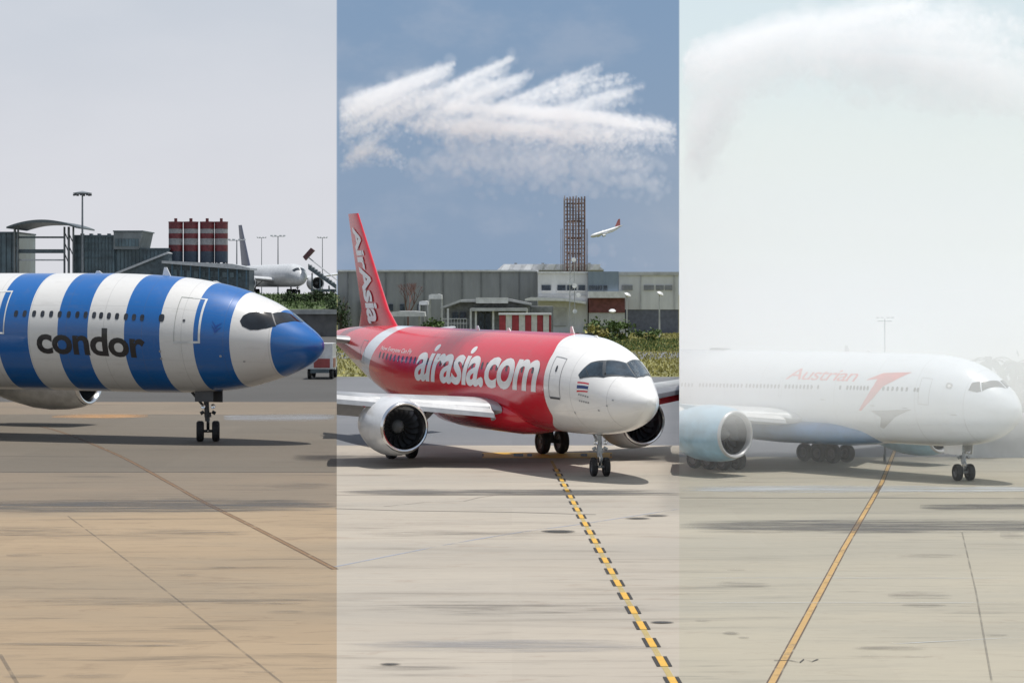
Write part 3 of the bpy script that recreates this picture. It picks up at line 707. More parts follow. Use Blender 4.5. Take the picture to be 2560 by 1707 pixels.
for nm, t0, t1, pa, pb, mt in (('flag_stripe', 2.5, 3.15, 1.27, 1.31, 'r'), ('flag_stripe', 2.5, 3.15, 1.31, 1.35, 'w'), ('flag_stripe', 2.5, 3.15, 1.35, 1.43, 'b'), ('flag_stripe', 2.5, 3.15, 1.43, 1.47, 'w'), ('flag_stripe', 2.5, 3.15, 1.47, 1.51, 'r')):
    decal(nm, SK_R, [[(t0, pa), (t1, pa+.07), (t1, pb+.07), (t0, pb)]], {'r': M_RED, 'w': M_WHITE, 'b': plain('flag_blue', (0.02, 0.05, 0.20), 0.4)}[mt], rroot, 0.009)
for pa in (1.60, 1.75):
    for t0 in (2.45, 2.58, 2.71, 2.84, 2.97): decal('registration_mark', SK_R, [[(t0, pa), (t0+.09, pa+.01), (t0+.09, pa+.05), (t0, pa+.04)]], M_LINE, rroot, 0.009, 1, 1)
decal('door_frame', SK_R, strip_frame(4.35, 5.25, .93, 1.80, .035, .018), M_LINE, rroot, 0.009)
decal('door_sill', SK_R, [[(4.4, 1.79), (5.2, 1.79), (5.2, 1.83), (4.4, 1.83)]], M_DARKG, rroot, 0.012)
decal('door_window', SK_R, [oval(4.8, 1.2, .07, .07)], M_WIN, rroot, 0.011)
decal('door_frame', SK_R, strip_frame(27.6, 28.4, 1.0, 1.75, .035, .02), M_LINE, rroot, 0.009)
for i in range(36):
    decal('cabin_window', SK_R, [oval(6.3+.53*i, 1.285, .11, .085, 10)], M_WIN, rroot, 0.006, 1, 1)
for tt, ph in ((1.5, 1.75), (2.0, 1.95), (1.2, 1.5), (3.6, 2.1)):
    decal('service_port', SK_R, [oval(tt, ph, .045, .03)], M_LINE, rroot, 0.010, 1, 1)
for tt, h in ((7.0, .32), (4.7, .12), (13.5, .14), (17, .2)):
    z0 = SK_R.ring(tt)[0]-.03
    MB().prism([(ng-tt+.2, z0), (ng-tt-.2, z0), (ng-tt-.16, z0+h), (ng-tt, z0+h)], 'y', -.02, .02).build('antenna', M_WHITE, rroot)
nose_gear(rroot, 1.75, .385, .24, .52, 1.0, None, False, steer=-14)
for s in (1, -1):
    engine(rroot, 11.55, s*5.70, 1.74, 1.20, 3.5, ng, plain('silver_white_cowl', (0.66, 0.67, 0.68), 0.28, 0.25, coat=0.3, var=0.06), M_LIP, M_DUCT, M_BLADE, M_SPIN, 18)
    MB().prism([(ng-12.4, 2.75), (ng-17.2, 2.95), (ng-17.2, 2.55), (ng-15, 2.2)], 'y', s*5.7-.14, s*5.7+.14).build('pylon', M_RED, rroot)
    wing([((ng-10.3, s*1.75, 2.42), 7.2, .85, (0, 0, 1)), ((ng-13.2, s*6.3, 2.82), 4.0, .48, (0, 0, 1)), ((ng-18.4, s*16.3, 3.72), 1.6, .18, (0, 0, 1)), ((ng-19.4, s*17.2, 4.4), 1.2, .12, (0, .75*s, .65)), ((ng-20.4, s*17.5, 6.1), .5, .06, (0, s, 0.1))]).build('wing', M_ALU, rroot, True)
    # lowered slat along the leading edge and flap behind
    MB().prism([(ng-10.15, 2.10), (ng-10.65, 2.62), (ng-10.9, 2.60), (ng-10.4, 2.0)], 'y', s*2.1, s*2.2).build('slat_end', M_ALU, rroot)
    sl = MB(); rr = []
    for (xx, yy, zz) in ((ng-10.25, s*2.2, 2.40), (ng-13.0, s*6.3, 2.80), (ng-18.2, s*16.0, 3.68)):
        rr.append([(xx+.18, yy, zz-.26), (xx+.12, yy, zz-.06), (xx-.25, yy, zz+.12), (xx-.35, yy, zz+.08), (xx-.05, yy, zz-.20)])
    sl.loft(rr).build('slat', M_ALU, rroot, True)
    if s > 0:                                      # red outer underside of the far wing
        MB().loft([[(xx, yy, zz), (xx-.9, yy, zz-.02), (xx-.9, yy, zz-.22), (xx+.02, yy, zz-.30)] for xx, yy, zz in ((ng-12.6, 5.4, 2.44), (ng-15.0, 10.0, 2.86), (ng-17.8, 15.4, 3.36))]).build('underwing_panel', M_RED, rroot)
    fl = MB(); rr = []
    for (xx, yy, zz, c_) in ((ng-16.6, s*2.2, 2.1, 1.5), (ng-16.9, s*6.3, 2.5, 1.2), (ng-19.0, s*12.5, 3.15, .9)):
        rr.append([(xx, yy, zz+.1), (xx-c_*.5, yy, zz-.1), (xx-c_, yy, zz-.55), (xx-c_*.5, yy, zz-.25)])
    fl.loft(rr).build('flap', M_WGREY, rroot, True)
    wing([((ng-31.0, s*.8, 5.0), 3.6, .4, (0, 0, 1)), ((ng-34.3, s*6.1, 5.6), 1.4, .14, (0, 0, 1))]).build('tailplane', M_ALU, rroot, True)
    main_gear(rroot, 17.05, ng, s*3.75, 2.3, .575, .40, .95, (0,), 1.0, s, M_RED)
MB().loft([[(ng-t_, -a*math.sin(2*math.pi*i/28), 2.25+b*math.cos(2*math.pi*i/28)) for i in range(28)] for t_, a, b in ((8.8, .6, .45), (9.6, 1.5, .75), (11, 2.0, .92), (16, 2.08, .95), (18.5, 1.7, .85), (20.5, .7, .5))]).build('belly_fairing', M_RED, rroot, True)
def paint_fin(t, x, y, z):
    return t.mix(0, R_RED, R_RED)
wing([((ng-26.9, 0, 5.55), 5.9, .45, (0, 1, 0)), ((ng-28.5, 0, 6.6), 3.9, .40, (0, 1, 0)), ((ng-32.9, 0, 11.6), 1.5, .18, (0, 1, 0))]).build('fin', M_RED, rroot, True)
co, fs = text_faces('AirAsia', 0.03, 0.0, 0.95)    # fin lettering reads downwards
top, bot_ = 10.9, 5.9; L = co[:, 0].max(); fv = []
for x, y in co:
    zz = top-(top-bot_)*x/L
    lead_t = 28.3+(zz-6.3)*(32.9-28.3)/(11.6-6.3); ch = 4.0+(zz-6.3)*(1.5-4.0)/(11.6-6.3)
    fr = 0.42-(y-.35)*0.62
    fv.append((ng-(lead_t+ch*(1-max(.05, min(.95, 1-fr)))), -(.235-.022*(zz-6)), zz))
MB().add(fv, fs).build('fin_lettering', M_WHITE, rroot)
clip_to(all_parts(rroot), rroot, [(SEAM_A, 1), (SEAM_B, -1)])

# ------------------------------------------------------------------ the pale wide-body in the spray on the right
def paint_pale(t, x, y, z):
    return t.mix(t.step(z, 1.7, 1.35), (0.62, 0.67, 0.72), (0.62, 0.63, 0.62))  # upper skin carries the mist's bluish shade in its colour
M_WFUS = livery('mist_shaded_white_paint', paint_pale, 0.32, 0.483)
wroot = thing('white_airliner', (17.93, 90.83, 0), -math.radians(51), 'white wide-body airliner with red italic name and red chevron, veiled in water mist', 'airplane', None)
ng = SK_W.ng
fuselage_mesh(SK_W, rows=90).build('fuselage', M_WFUS, wroot, True)
M_WRED = plain('airline_red', (0.58, 0.045, 0.03), 0.35); M_WBLUE = plain('sky_blue_paint', (0.07, 0.20, 0.40), 0.3, coat=0.3); M_WCOWL = plain('pale_blue_cowl', (0.29, 0.49, 0.63), 0.3, coat=0.4)
M_WCHEV = plain('belly_grey', (0.30, 0.31, 0.31), 0.4)
decal('cockpit_window', SK_W, [[(1.50, 1.06), (1.48, .79), (1.27, .63), (1.06, .94), (1.2, 1.03)]], M_GLASS, wroot, 0.012, .1, .05)
for s in (1, -1):
    decal('windscreen_pane', SK_W, [[(1.24, .60*s), (1.1, .48*s), (.92, .04*s), (.56, .04*s), (.82, .55*s), (1.03, .91*s)]], M_GLASS, wroot, 0.012, .1, .05)
decal('cockpit_window', SK_W, [[(1.50, -1.06), (1.48, -.79), (1.27, -.63), (1.06, -.94)]], M_GLASS, wroot, 0.012, .1, .05)
lettering(SK_W, 'Austrian', 10.85, 6.85, 1.185, 0.40, 1.82, M_WRED, wroot, bold=0.004, shear=0.32, spacing=0.9)
decal('chevron', SK_W, [[(6.37, 1.143), (5.57, .955), (4.14, .90), (4.88, 1.134), (5.38, 1.274), (5.87, 1.248), (5.77, 1.108)], [(5.87, 1.248), (5.38, 1.274), (5.77, 1.51), (6.53, 1.833), (6.63, 1.815), (6.17, 1.51)]], M_WRED, wroot, 0.008, .2, .06)
decal('belly_chevron', SK_W, [[(6.02, 1.815), (3.86, 1.74), (4.74, 1.92), (5.53, 1.963)], [(5.53, 1.963), (4.74, 1.92), (5.62, 2.251), (5.77, 2.208)]], M_WCHEV, wroot, 0.008, .2, .06)
def run(t0, t1, n):
    for i in range(n):
        tt = t0+(t1-t0)*i/(n-1)
        decal('cabin_window', SK_W, [oval(tt, 1.30+.0078*(tt-3), .062, .050, 10)], M_WIN, wroot, 0.007, 1, 1)
run(18.8, 16.4, 12); run(15.92, 13.35, 13); run(13.05, 11.14, 10); run(10.74, 9.26, 8); run(7.27, 6.17, 7); run(5.34, 4.14, 6); run(8.89, 7.66, 2)
run(3.75, 3.6, 2)
decal('alliance_ring', SK_W, [oval(2.27, 1.1, .14, .08, 16)], M_LINE, wroot, 0.008); decal('alliance_star', SK_W, [[(2.27+.10*math.cos(a)*(1 if i % 2 else .45), 1.1+.057*math.sin(a)*(1 if i % 2 else .45)) for i, a in enumerate([math.pi*j/5 for j in range(10)])]], M_WHITE, wroot, 0.012)
decal('door_frame', SK_W, strip_frame(3.05, 3.55, 1.0, 1.62, .02, .012), M_LINE, wroot, 0.009)
decal('door_frame', SK_W, strip_frame(10.95, 11.12, 1.15, 1.6, .015, .012), M_LINE, wroot, 0.009)
for tt, ph in ((8.6, 1.62), (4.2, 1.72), (2.0, 1.8), (5.9, 1.70)):
    decal('service_port', SK_W, [oval(tt, ph, .14, .012)], M_LINE, wroot, 0.009, 1, 1)
for tt, h, ln in ((16.4, .10, .6), (8.9, .28, .16), (7.7, .1, .12), (13.6, .06, .12), (12.7, .06, .15)):
    z0 = SK_W.ring(tt)[0]-.03
    MB().prism([(ng-tt+ln, z0), (ng-tt-ln, z0), (ng-tt-ln*.8, z0+h), (ng-tt+ln*.2, z0+h)], 'y', -.02-.2*(ln > .5), .02+.2*(ln > .5)).build('antenna', M_DARKG if ln > .5 else M_WHITE, wroot)
MB().loft([[(ng-t_, -a*math.sin(2*math.pi*i/28), 1.72+b*math.cos(2*math.pi*i/28)) for i in range(28)] for t_, a, b in ((6.0, .5, .30), (7.0, 1.3, .50), (8.5, 1.82, .62), (12.5, 1.9, .68), (15, 1.8, .6), (17, 1.0, .4))]).build('belly_fairing', M_WBLUE, wroot, True)
nose_gear(wroot, 1.38, .335, .26, .52, .80, M_WHITE, False, steer=-26)
for s in (1, -1):
    engine(wroot, 9.55 if s < 0 else 8.3, s*(5.85 if s < 0 else 5.3), 1.72 if s < 0 else 1.45, 1.08 if s < 0 else 1.0, 3.4, ng, M_WCOWL, M_ALU, M_DUCT, M_DARKG, M_SPIN, 18)
    MB().prism([(ng-10.3, 2.75), (ng-14, 2.85), (ng-14, 2.3), (ng-12, 2.1)], 'y', s*5.7-.14, s*5.7+.14).build('pylon', M_WCOWL, wroot)
    wing([((ng-10.0, s*1.6, 2.18), 6.2, .75, (0, 0, 1)), ((ng-12.9, s*6.2, 2.62), 3.6, .42, (0, 0, 1)), ((ng-18.5, s*17, 3.8), 1.2, .15, (0, 0, 1))]).build('wing', M_WGREY, wroot, True)
    sl = MB(); rr = []
    for (xx, yy, zz) in ((ng-10.35, s*2.3, 2.22), (ng-12.75, s*6.2, 2.60), (ng-17.2, s*15, 3.6)):
        rr.append([(xx+.14, yy, zz-.20), (xx+.1, yy, zz-.04), (xx-.2, yy, zz+.14), (xx-.3, yy, zz+.1), (xx-.05, yy, zz-.16)])
    sl.loft(rr).build('slat', M_ALU, wroot, True)
    main_gear(wroot, 13.3, ng, s*3.35, 1.7, .40, .34, .86, (-.86, 0, .86), .9, s, None)
clip_to(all_parts(wroot), wroot, [(SEAM_B, 1)])

# ------------------------------------------------------------------ left background: raised terminal apron
def Z1(x, y): return (x/2.2395, 450+y/2.24)
def Z2(x, y): return (840+x/2.063, 480+y/2.063)
def Z3(x, y): return (1690+x/2.7034, 740+y/2.7034)
def zbox(Zf, x0, x1, y0, y1, Y, depth, mb=None):
    a = P(*Zf(x0, y0), Y); b = P(*Zf(x1, y1), Y)
    mb = mb or MB()
    return mb.box(a.x, b.x, Y, Y+depth, max(b.z, -.02), a.z)
def zpoly(Zf, pts, Y, depth, mb=None):
    q = [P(*Zf(*p), Y) for p in pts]
    return (mb or MB()).prism([(p.x, p.z) for p in q], 'y', Y, Y+depth)
PZ = 7.42                                          # level of the raised terminal apron
M_WALLD = plain('dark_retaining_concrete', (0.10, 0.10, 0.105), 0.9, var=0.25, scale=0.3)
M_COPE = plain('pale_coping', (0.30, 0.31, 0.32), 0.85, var=0.15, scale=0.5)
M_BANK = plain('bank_grass', (0.055, 0.085, 0.025), 0.95, var=0.45, scale=0.4)
M_FARC = concrete('far_apron_concrete', (0.20, 0.20, 0.19), (0.24, 0.235, 0.22), (0.14, 0.14, 0.13), 0.4)
A = SEAM_A
tag(MB().add([(-.75*400, 400, 4.7), (A*400, 400, 4.7), (A*428, 428, PZ), (-.75*428, 428, PZ)], [(0, 1, 2, 3)]).build('grass_bank', M_BANK), kind='structure')
tag(MB().sheet(wedge(-.75, A, 428, 1200), PZ).build('terminal_apron', M_FARC), kind='structure')
rw = thing('retaining_wall', (0, 398, 0), 0, 'long dark concrete retaining wall with a pale coping below the grass bank', 'wall')
MB().add([(-.75*398, 0, -.02), (A*398, 0, -.02), (A*398, 0, 3.9), (-.75*398, 0, 3.9), (-.75*400, 2, -.02), (A*400, 2, -.02), (A*400, 2, 3.9), (-.75*400, 2, 3.9)], [(0, 1, 2, 3), (3, 2, 6, 7), (1, 5, 6, 2), (0, 3, 7, 4)]).build('wall_face', M_WALLD, rw)
MB().add([(-.75*398, -.3, 3.9), (A*397.7, -.3, 3.9), (A*397.7, -.3, 4.7), (-.75*398, -.3, 4.7), (-.75*400, 2, 3.9), (A*400, 2, 3.9), (A*400, 2, 4.7), (-.75*400, 2, 4.7)], [(0, 1, 2, 3), (3, 2, 6, 7), (1, 5, 6, 2), (0, 4, 5, 1)]).build('coping', M_COPE, rw)

def tufts(name, n, area, zf, size, mat, label=None, cat=None, kind='stuff', parent=None):
    """many small pointed blades; area: (bearing0, bearing1, y0, y1)"""
    b0, b1, y0, y1 = area
    ys = np.sqrt(rng.uniform(y0*y0, y1*y1, n)); xs = rng.uniform(b0, b1, n)*ys; zs = np.array([zf(y) for y in ys])
    h = rng.uniform(.5, 1.2, n)*size; a = rng.uniform(0, math.pi, n); wd = h*rng.uniform(.25, .6, n)
    dx_, dy_ = np.cos(a)*wd, np.sin(a)*wd
    v = np.empty((n, 3, 3)); v[:, 0] = np.stack([xs-dx_, ys-dy_, zs-.03], 1); v[:, 1] = np.stack([xs+dx_, ys+dy_, zs-.03], 1)
    v[:, 2] = np.stack([xs+rng.normal(0, .3, n)*h, ys+rng.normal(0, .3, n)*h, zs+h], 1)
    me = bpy.data.meshes.new(name); me.from_pydata(v.reshape(-1, 3).tolist(), [], [(3*i, 3*i+1, 3*i+2) for i in range(n)])
    return tag(link(name, me, mat, parent), label, cat, kind=kind)
def leafmat(name, col, var=0.5):
    m = bpy.data.materials.new(name); m.use_nodes = True; t = NT(m.node_tree)
    b = t.n('ShaderNodeBsdfPrincipled'); o = t.n('ShaderNodeOutputMaterial'); t.link(b.outputs[0], o.inputs[0])
    nz = t.noise(t.coord(), 0.9, 4, 0.6)
    t.link(t.mix(t.step(nz, 0.3, 0.7), tuple(c*(1-var) for c in col), tuple(c*(1+var*.6) for c in col)), b.inputs['Base Color'])
    b.inputs['Roughness'].default_value = 0.8
    return m
def leaves(c, rad, n, size, seed=0, bumpy=0.35):
    """leaf quads through an uneven crown volume"""
    r_ = np.random.default_rng(seed)
    k_ = max(5, n//90); cc = r_.normal(0, 1, (k_, 3)); cc /= np.linalg.norm(cc, axis=1)[:, None]; cc *= r_.uniform(.25, .85, (k_, 1))
    pick = r_.integers(0, k_, n); p = cc[pick] + r_.normal(0, bumpy*.62, (n, 3))
    p = p*np.array(rad)+np.array(c)
    u = r_.normal(0, 1, (n, 3)); u /= np.linalg.norm(u, axis=1)[:, None]; q = np.cross(u, r_.normal(0, 1, (n, 3))); q /= np.linalg.norm(q, axis=1)[:, None]
    s = r_.uniform(.5, 1.2, (n, 1))*size
    v = np.stack([p-u*s-q*s*.5, p+u*s-q*s*.5, p+u*s*.6+q*s*.6, p-u*s*.6+q*s*.6], 1)
    mb = MB(); mb.v = [tuple(x) for x in v.reshape(-1, 3)]; mb.f = [(4*i, 4*i+1, 4*i+2, 4*i+3) for i in range(n)]
    return mb
def shrub(name, loc, rad, n, size, mat, label, cat, seed, low=1.05, group=None):
    o = thing(name, loc, 0, label, cat, group)
    leaves((0, 0, rad[2]*low), rad, n, size, seed).build('crown', mat, o)
    mb = MB(); r_ = random.Random(seed)
    mb.tube((0, 0, -.05), (0, 0, rad[2]*.8), rad[2]*.07, rad[2]*.04, 7)
    for i in range(5):
        a = r_.uniform(0, 6.28); mb.tube((0, 0, rad[2]*(.3+.08*i)), (math.cos(a)*rad[0]*.6, math.sin(a)*rad[1]*.6, rad[2]*(.9+.15*i)), rad[2]*.03, rad[2]*.012, 5)
    mb.build('trunk', MATS.get('bark') or plain('bark', (0.10, 0.075, 0.055), 0.9), o)
    return o
M_LEAFD = leafmat('dark_leaves', (0.04, 0.07, 0.025)); M_LEAFM = leafmat('mid_leaves', (0.07, 0.115, 0.03)); M_LEAFY = leafmat('dry_grass_blades', (0.30, 0.275, 0.085))
tufts('bank_vegetation', 5000, (-.30, A, 401, 427), lambda y: 4.7+(y-400)/28*2.72, .55, M_LEAFM)
for i, (x, y_, r_) in enumerate(((715, 755, 1.3), (745, 752, 1.0), (790, 752, 1.6), (815, 758, 1.2), (768, 760, .9))):
    p = P(x, y_+14, 414)
    shrub('bank_shrub', (p.x, 414, 5.9), (r_*1.3, r_, r_*.7), 260, .22, M_LEAFD, ['round dark shrub on the grass bank nearest the blue nose cone', 'low dark shrub second from the left on the grass bank', 'widest dark shrub on the grass bank behind the blue nose cone', 'rightmost dark shrub on the grass bank', 'smallest dark shrub low on the grass bank'][i], 'shrub', 50+i, group='shrubs on the bank')

D = 520
M_TERM = plain('terminal_teal_glass', (0.095, 0.145, 0.170), 0.3, 0.1, var=0.3, scale=0.25)  # teal lightened to suggest distance haze
M_TERMD = plain('terminal_dark_frame', (0.072, 0.102, 0.120), 0.5, var=0.2)  # frame tone paled for the same haze
M_TERMG = plain('terminal_grey', (0.16, 0.18, 0.19), 0.6, var=0.2, scale=0.3)
M_ROOFG = plain('arched_roof_metal', (0.10, 0.12, 0.13), 0.45, 0.4)
M_PALEST = plain('pale_steel', (0.42, 0.44, 0.46), 0.5, 0.2)
tm = thing('terminal_building', (0, D, PZ), 0, 'dark glazed terminal with an arched canopy on trusses, behind the striped airliner', 'building')
def put(mb, name, mat, parent, smooth=False):
    o = mb.build(name, mat, parent, smooth); me = o.data
    me.transform(Matrix.Translation(-Vector(parent.location))) ; return o
pts = []
for i in range(21):
    u = i/20; x = 35+(430-35)*u; y = 262-40*(1-(2*u-1)**2)
    pts.append((x, y))
put(zpoly(Z1, pts+[(x, y+9+8*(1-abs(2*i/20-1))) for i, (x, y) in reversed(list(enumerate(pts)))], D-6, 22), 'arched_roof', M_ROOFG, tm, True)
for x0, x1 in ((76, 84), (96, 101), (355, 361), (378, 386), (405, 411)):
    put(zbox(Z1, x0, x1, 262, 700, D-1, 1.2), 'column', M_TERMG, tm)
for y0, y1 in ((316, 326), (388, 410), (444, 452)):
    put(zbox(Z1, 98, 356, y0, y1, D, 1.0), 'beam', M_TERMD if y0 < 400 else M_PALEST, tm)
for i, (xa, xb, ya) in enumerate(((84, 98, 290), (84, 98, 350), (361, 380, 290), (361, 380, 350), (361, 380, 410), (386, 406, 300), (386, 406, 370))):
    a = P(*Z1(xa, ya), D-.5); b = P(*Z1(xb, ya+45), D-.5); put(MB().tube(a, b, .14, .14, 6), 'truss_brace', M_TERMG, tm)
put(zbox(Z1, -60, 96, 298, 720, D+2, 20), 'side_block', M_TERM, tm)
for i in range(5): put(zbox(Z1, -60+i*30, -56+i*30, 300, 720, D+1.7, .4), 'mullion', M_TERMD, tm)
put(zbox(Z1, -60, 98, 290, 299, D+1.5, 20.5), 'parapet', M_TERMD, tm)
put(zbox(Z1, 412, 640, 318, 720, D+2, 24), 'glazed_block', M_TERM, tm)
for i in range(12): put(zbox(Z1, 414+i*19, 417+i*19, 320, 720, D+1.7, .4), 'mullion', M_TERMD, tm)
for y in (352, 392, 432): put(zbox(Z1, 412, 640, y, y+3, D+1.5, .3), 'transom', M_TERMD, tm)
put(zbox(Z1, 408, 642, 308, 319, D+1.4, 25), 'parapet', M_TERMD, tm)
for x in (450, 500, 545, 600): put(zbox(Z1, x, x+14, 300, 309, D+8, 2), 'roof_unit', M_TERMD, tm)
put(zpoly(Z1, [(636, 288), (797, 288), (775, 388), (636, 388)], D+1, 16), 'control_room', M_TERMG, tm)
for i in range(7): put(zbox(Z1, 645+i*19, 661+i*19, 330, 372, D+.85, .3), 'pane', M_TERM, tm)
put(zbox(Z1, 632, 800, 283, 290, D+.6, 17), 'roof_edge', M_TERMD, tm)
put(zbox(Z1, 640, 945, 388, 720, D+3, 18), 'low_block', M_TERM, tm)
for i in range(14): put(zbox(Z1, 650+i*21, 653+i*21, 392, 720, D+2.7, .4), 'mullion', M_TERMD, tm)
put(zbox(Z1, 636, 948, 381, 391, D+2.5, 19), 'parapet', M_TERMD, tm)
put(zpoly(Z1, [(640, 520), (935, 403), (945, 410), (660, 525)], D-8, 6), 'ramp_roof', M_PALEST, tm)
put(zpoly(Z1, [(660, 525), (945, 412), (945, 700), (660, 700)], D-7, 5), 'ramp_wall', M_TERMD, tm)
pier = thing('pier_building', (0, D-14, PZ), 0, 'low dark pier with a long flat roof beneath the red and white tanks', 'building')
put(zpoly(Z1, [(905, 452), (1300, 470), (1400, 492), (1400, 505), (905, 466)], D-14, 14), 'roof', M_PALEST, pier)
put(zpoly(Z1, [(905, 466), (1395, 505), (1395, 720), (905, 720)], D-12, 10), 'wall', M_TERMD, pier)
for i in range(11): put(zbox(Z1, 925+i*40, 950+i*40, 500+i*2, 545, D-12.3, .4), 'window', M_TERM, pier)
for i in range(9): put(zbox(Z1, 960+i*52, 966+i*52, 470+i*3, 600, D-13.5, .5), 'post', plain('post_blue', (0.05, 0.11, 0.16), 0.5), pier)
# four banded tanks
M_TRED = plain('tank_red', (0.13, 0.018, 0.024), 0.5, var=0.2); M_TWH = plain('tank_white', (0.25, 0.25, 0.26), 0.5, var=0.15); M_TBL = plain('tank_base_blue', (0.04, 0.06, 0.09), 0.6)
labels = ['red and white banded tank furthest left on the pier roof', 'red and white banded tank second from left, left of the narrow gap', 'red and white banded tank just right of the narrow gap', 'red and white banded tank furthest right, nearest the parked jet']
for i, (x0, x1) in enumerate(((944, 1024), (1028, 1110), (1120, 1200), (1202, 1276))):
    c = P(*Z1((x0+x1)/2, 460), D+6); r = (x1-x0)/2/2.24*(D+6)/F_PX
    zt = lambda y: P(*Z1(0, y), D+6).z-PZ
    tk = thing('banded_tank', (c.x, D+6, PZ), 0, labels[i], 'tank', 'red and white tanks')
    ys = [238, 262, 274, 300, 328, 364, 400, 462]
    for j in range(7):
        m_ = [M_TRED, M_TRED, M_TWH, M_TRED, M_TWH, M_TRED, M_TBL][j]
        rr = r*(0.985 if j in (2, 4) else 1.0)
        MB().lathe([(0, 0.01), (0, rr), (zt(ys[j])-zt(ys[j+1]), rr), (zt(ys[j])-zt(ys[j+1]), .01)], (0, 0, zt(ys[j+1])), (0, 0, 1), 28).build('band', m_, tk, True)
    MB().lathe([(0, r*.22), (zt(215)-zt(240), r*.22), (zt(215)-zt(240), .01)], (0, 0, zt(240)), (0, 0, 1), 12).build('vent_stack', M_TRED, tk, True)
    MB().lathe([(0, r*1.03), (.25, r*1.03), (.25, r*.9)], (0, 0, zt(240)), (0, 0, 1), 28).build('rim', M_TRED, tk, True)
    for a in range(6):
        MB().tube((math.cos(a*1.047)*r*.85, math.sin(a*1.047)*r*.85, 0), (math.cos(a*1.047)*r*.85, math.sin(a*1.047)*r*.85, zt(460)), .22, .22, 6).build('leg', M_TBL, tk)
# masts
M_MAST = plain('galvanised_mast', (0.20, 0.22, 0.24), 0.5, 0.4)
M_LAMP = plain('lamp_glass', (0.62, 0.64, 0.64), 0.25)
def mast(name, p, base, h, r, kind, label, group=None, mat=None):
    o = thing(name, (p.x, p.y, base), 0, label, 'light mast', group); mat = mat or M_MAST
    MB().tube((0, 0, 0), (0, 0, h), r, r*.6, 10).build('pole', mat, o, True)
    MB().lathe([(0, r*1.9), (.35, r*1.9), (.4, r*1.2)], (0, 0, 0), (0, 0, 1), 12).build('base', mat, o)
    if kind == 'ring':
        MB().lathe([(0, r*3), (.15, r*7), (.3, r*7), (.55, r*3.2), (.75, .02)], (0, 0, h-.35), (0, 0, 1), 20).build('head_frame', mat, o, True)
        for i in range(8):
            a = i*math.pi/4; MB().box(-.25, .25, -.2, .2, -.3, .1).build('lamp', M_DARKG, o).location = (math.cos(a)*r*6.2, math.sin(a)*r*6.2, h-.4)
    else:
        wd = r*9
        MB().tube((-wd, 0, h-.1), (wd, 0, h-.1), r*.5, r*.5, 6).build('cross_arm', mat, o)
        for s in (-1, -.4, .4, 1): MB().box(-r*1.6, r*1.6, -r*1.5, r*1.5, -r*.9, r*.9).build('lamp', M_LAMP, o).location = (s*wd, -.1, h+.05)
    return o
def mast_at(x, ytop, Y, base, r, kind, label, group=None, mat=None):
    p = P(x, ytop, Y); return mast('light_mast', p, base, p.z-base, r, kind, label, group, mat)
mast_at(206, 482, D-2, PZ, .30, 'ring', 'tall dark light mast with a round head above the terminal')
mast_at(367, 586, D+40, PZ, .12, 'arm', 'small lamp post between the terminal and the banded tanks', 'apron lamp posts')
mast_at(592, 600, D+30, PZ, .2, 'arm', 'lamp post just left of the parked jet fin', 'apron lamp posts')
mast_at(695, 590, D+60, PZ, .18, 'arm', 'lamp post standing right of the parked jet fin', 'apron lamp posts')
mast_at(654, 594, D+80, PZ, .12, 'arm', 'thin lamp post right against the parked jet fin', 'apron lamp posts')
mast_at(806, 594, D+70, PZ, .13, 'arm', 'faint lamp post furthest right over the airstairs', 'apron lamp posts')

# parked white jet with airstairs
PJ_Y = 520; pk = 1/ (F_PX/PJ_Y)
SK_J = Skin([(0, 3.6, 3.4, .05), (.3, 4.2, 2.8, .6), (1, 4.9, 2.3, 1.1), (2, 5.6, 2.0, 1.6), (3.5, 6.3, 1.8, 2.1), (6, 6.8, 1.6, 2.5), (9, 6.9, 1.6, 2.55), (40, 6.9, 1.7, 2.5), (48, 6.8, 3.3, 1.7), (55, 6.4, 5.2, .6)], 4.0)
pj = P(744, 735, PJ_Y)
jroot = thing('parked_jet', (pj.x, PJ_Y, PZ), -math.radians(68), 'white jet parked far off beside airstairs, seen over the blue nose cone', 'airplane')
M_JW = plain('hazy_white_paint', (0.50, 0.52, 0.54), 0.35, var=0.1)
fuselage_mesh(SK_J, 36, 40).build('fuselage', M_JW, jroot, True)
for s in (1, -1):
    decal('cockpit_window', SK_J, [[(3.1, .9*s), (2.6, .1*s), (1.6, .1*s), (2.2, .9*s)]], M_GLASS, jroot, .03, .4, .2)
    engine(jroot, 15, s*8.2, 2.5, 1.75, 5, SK_J.ng, M_JW, M_JW, M_DUCT, M_DARKG, M_SPIN, 12)
    wing([((SK_J.ng-15, s*2, 3.2), 10, 1.2, (0, 0, 1)), ((SK_J.ng-19.5, s*9, 4.0), 6, .8, (0, 0, 1)), ((SK_J.ng-30, s*27, 5.8), 2, .25, (0, 0, 1))]).build('wing', M_WGREY, jroot, True)
    wing([((SK_J.ng-49, s*.7, 5.6), 4.5, .5, (0, 0, 1)), ((SK_J.ng-53, s*9, 6.4), 2, .2, (0, 0, 1))]).build('tailplane', M_WGREY, jroot, True)
    main_gear(jroot, 24, SK_J.ng, s*4.5, 3, .6, .5, 1.3, (-.8, .8), 1.2, s, None)
wing([((SK_J.ng-44, 0, 6.5), 8, .7, (0, 1, 0)), ((SK_J.ng-52, 0, 17.0), 3, .3, (0, 1, 0))]).build('fin', plain('dark_blue_fin', (0.10, 0.11, 0.16), 0.4), jroot, True)
nose_gear(jroot, 2.0, .5, .4, .7, 1.2, None, True)
stx = P(800, 735, PJ_Y-4)
sr = thing('airstairs', (stx.x, PJ_Y-4, PZ), 0, 'dark covered airstairs leaning up to the parked white jet', 'airstairs')
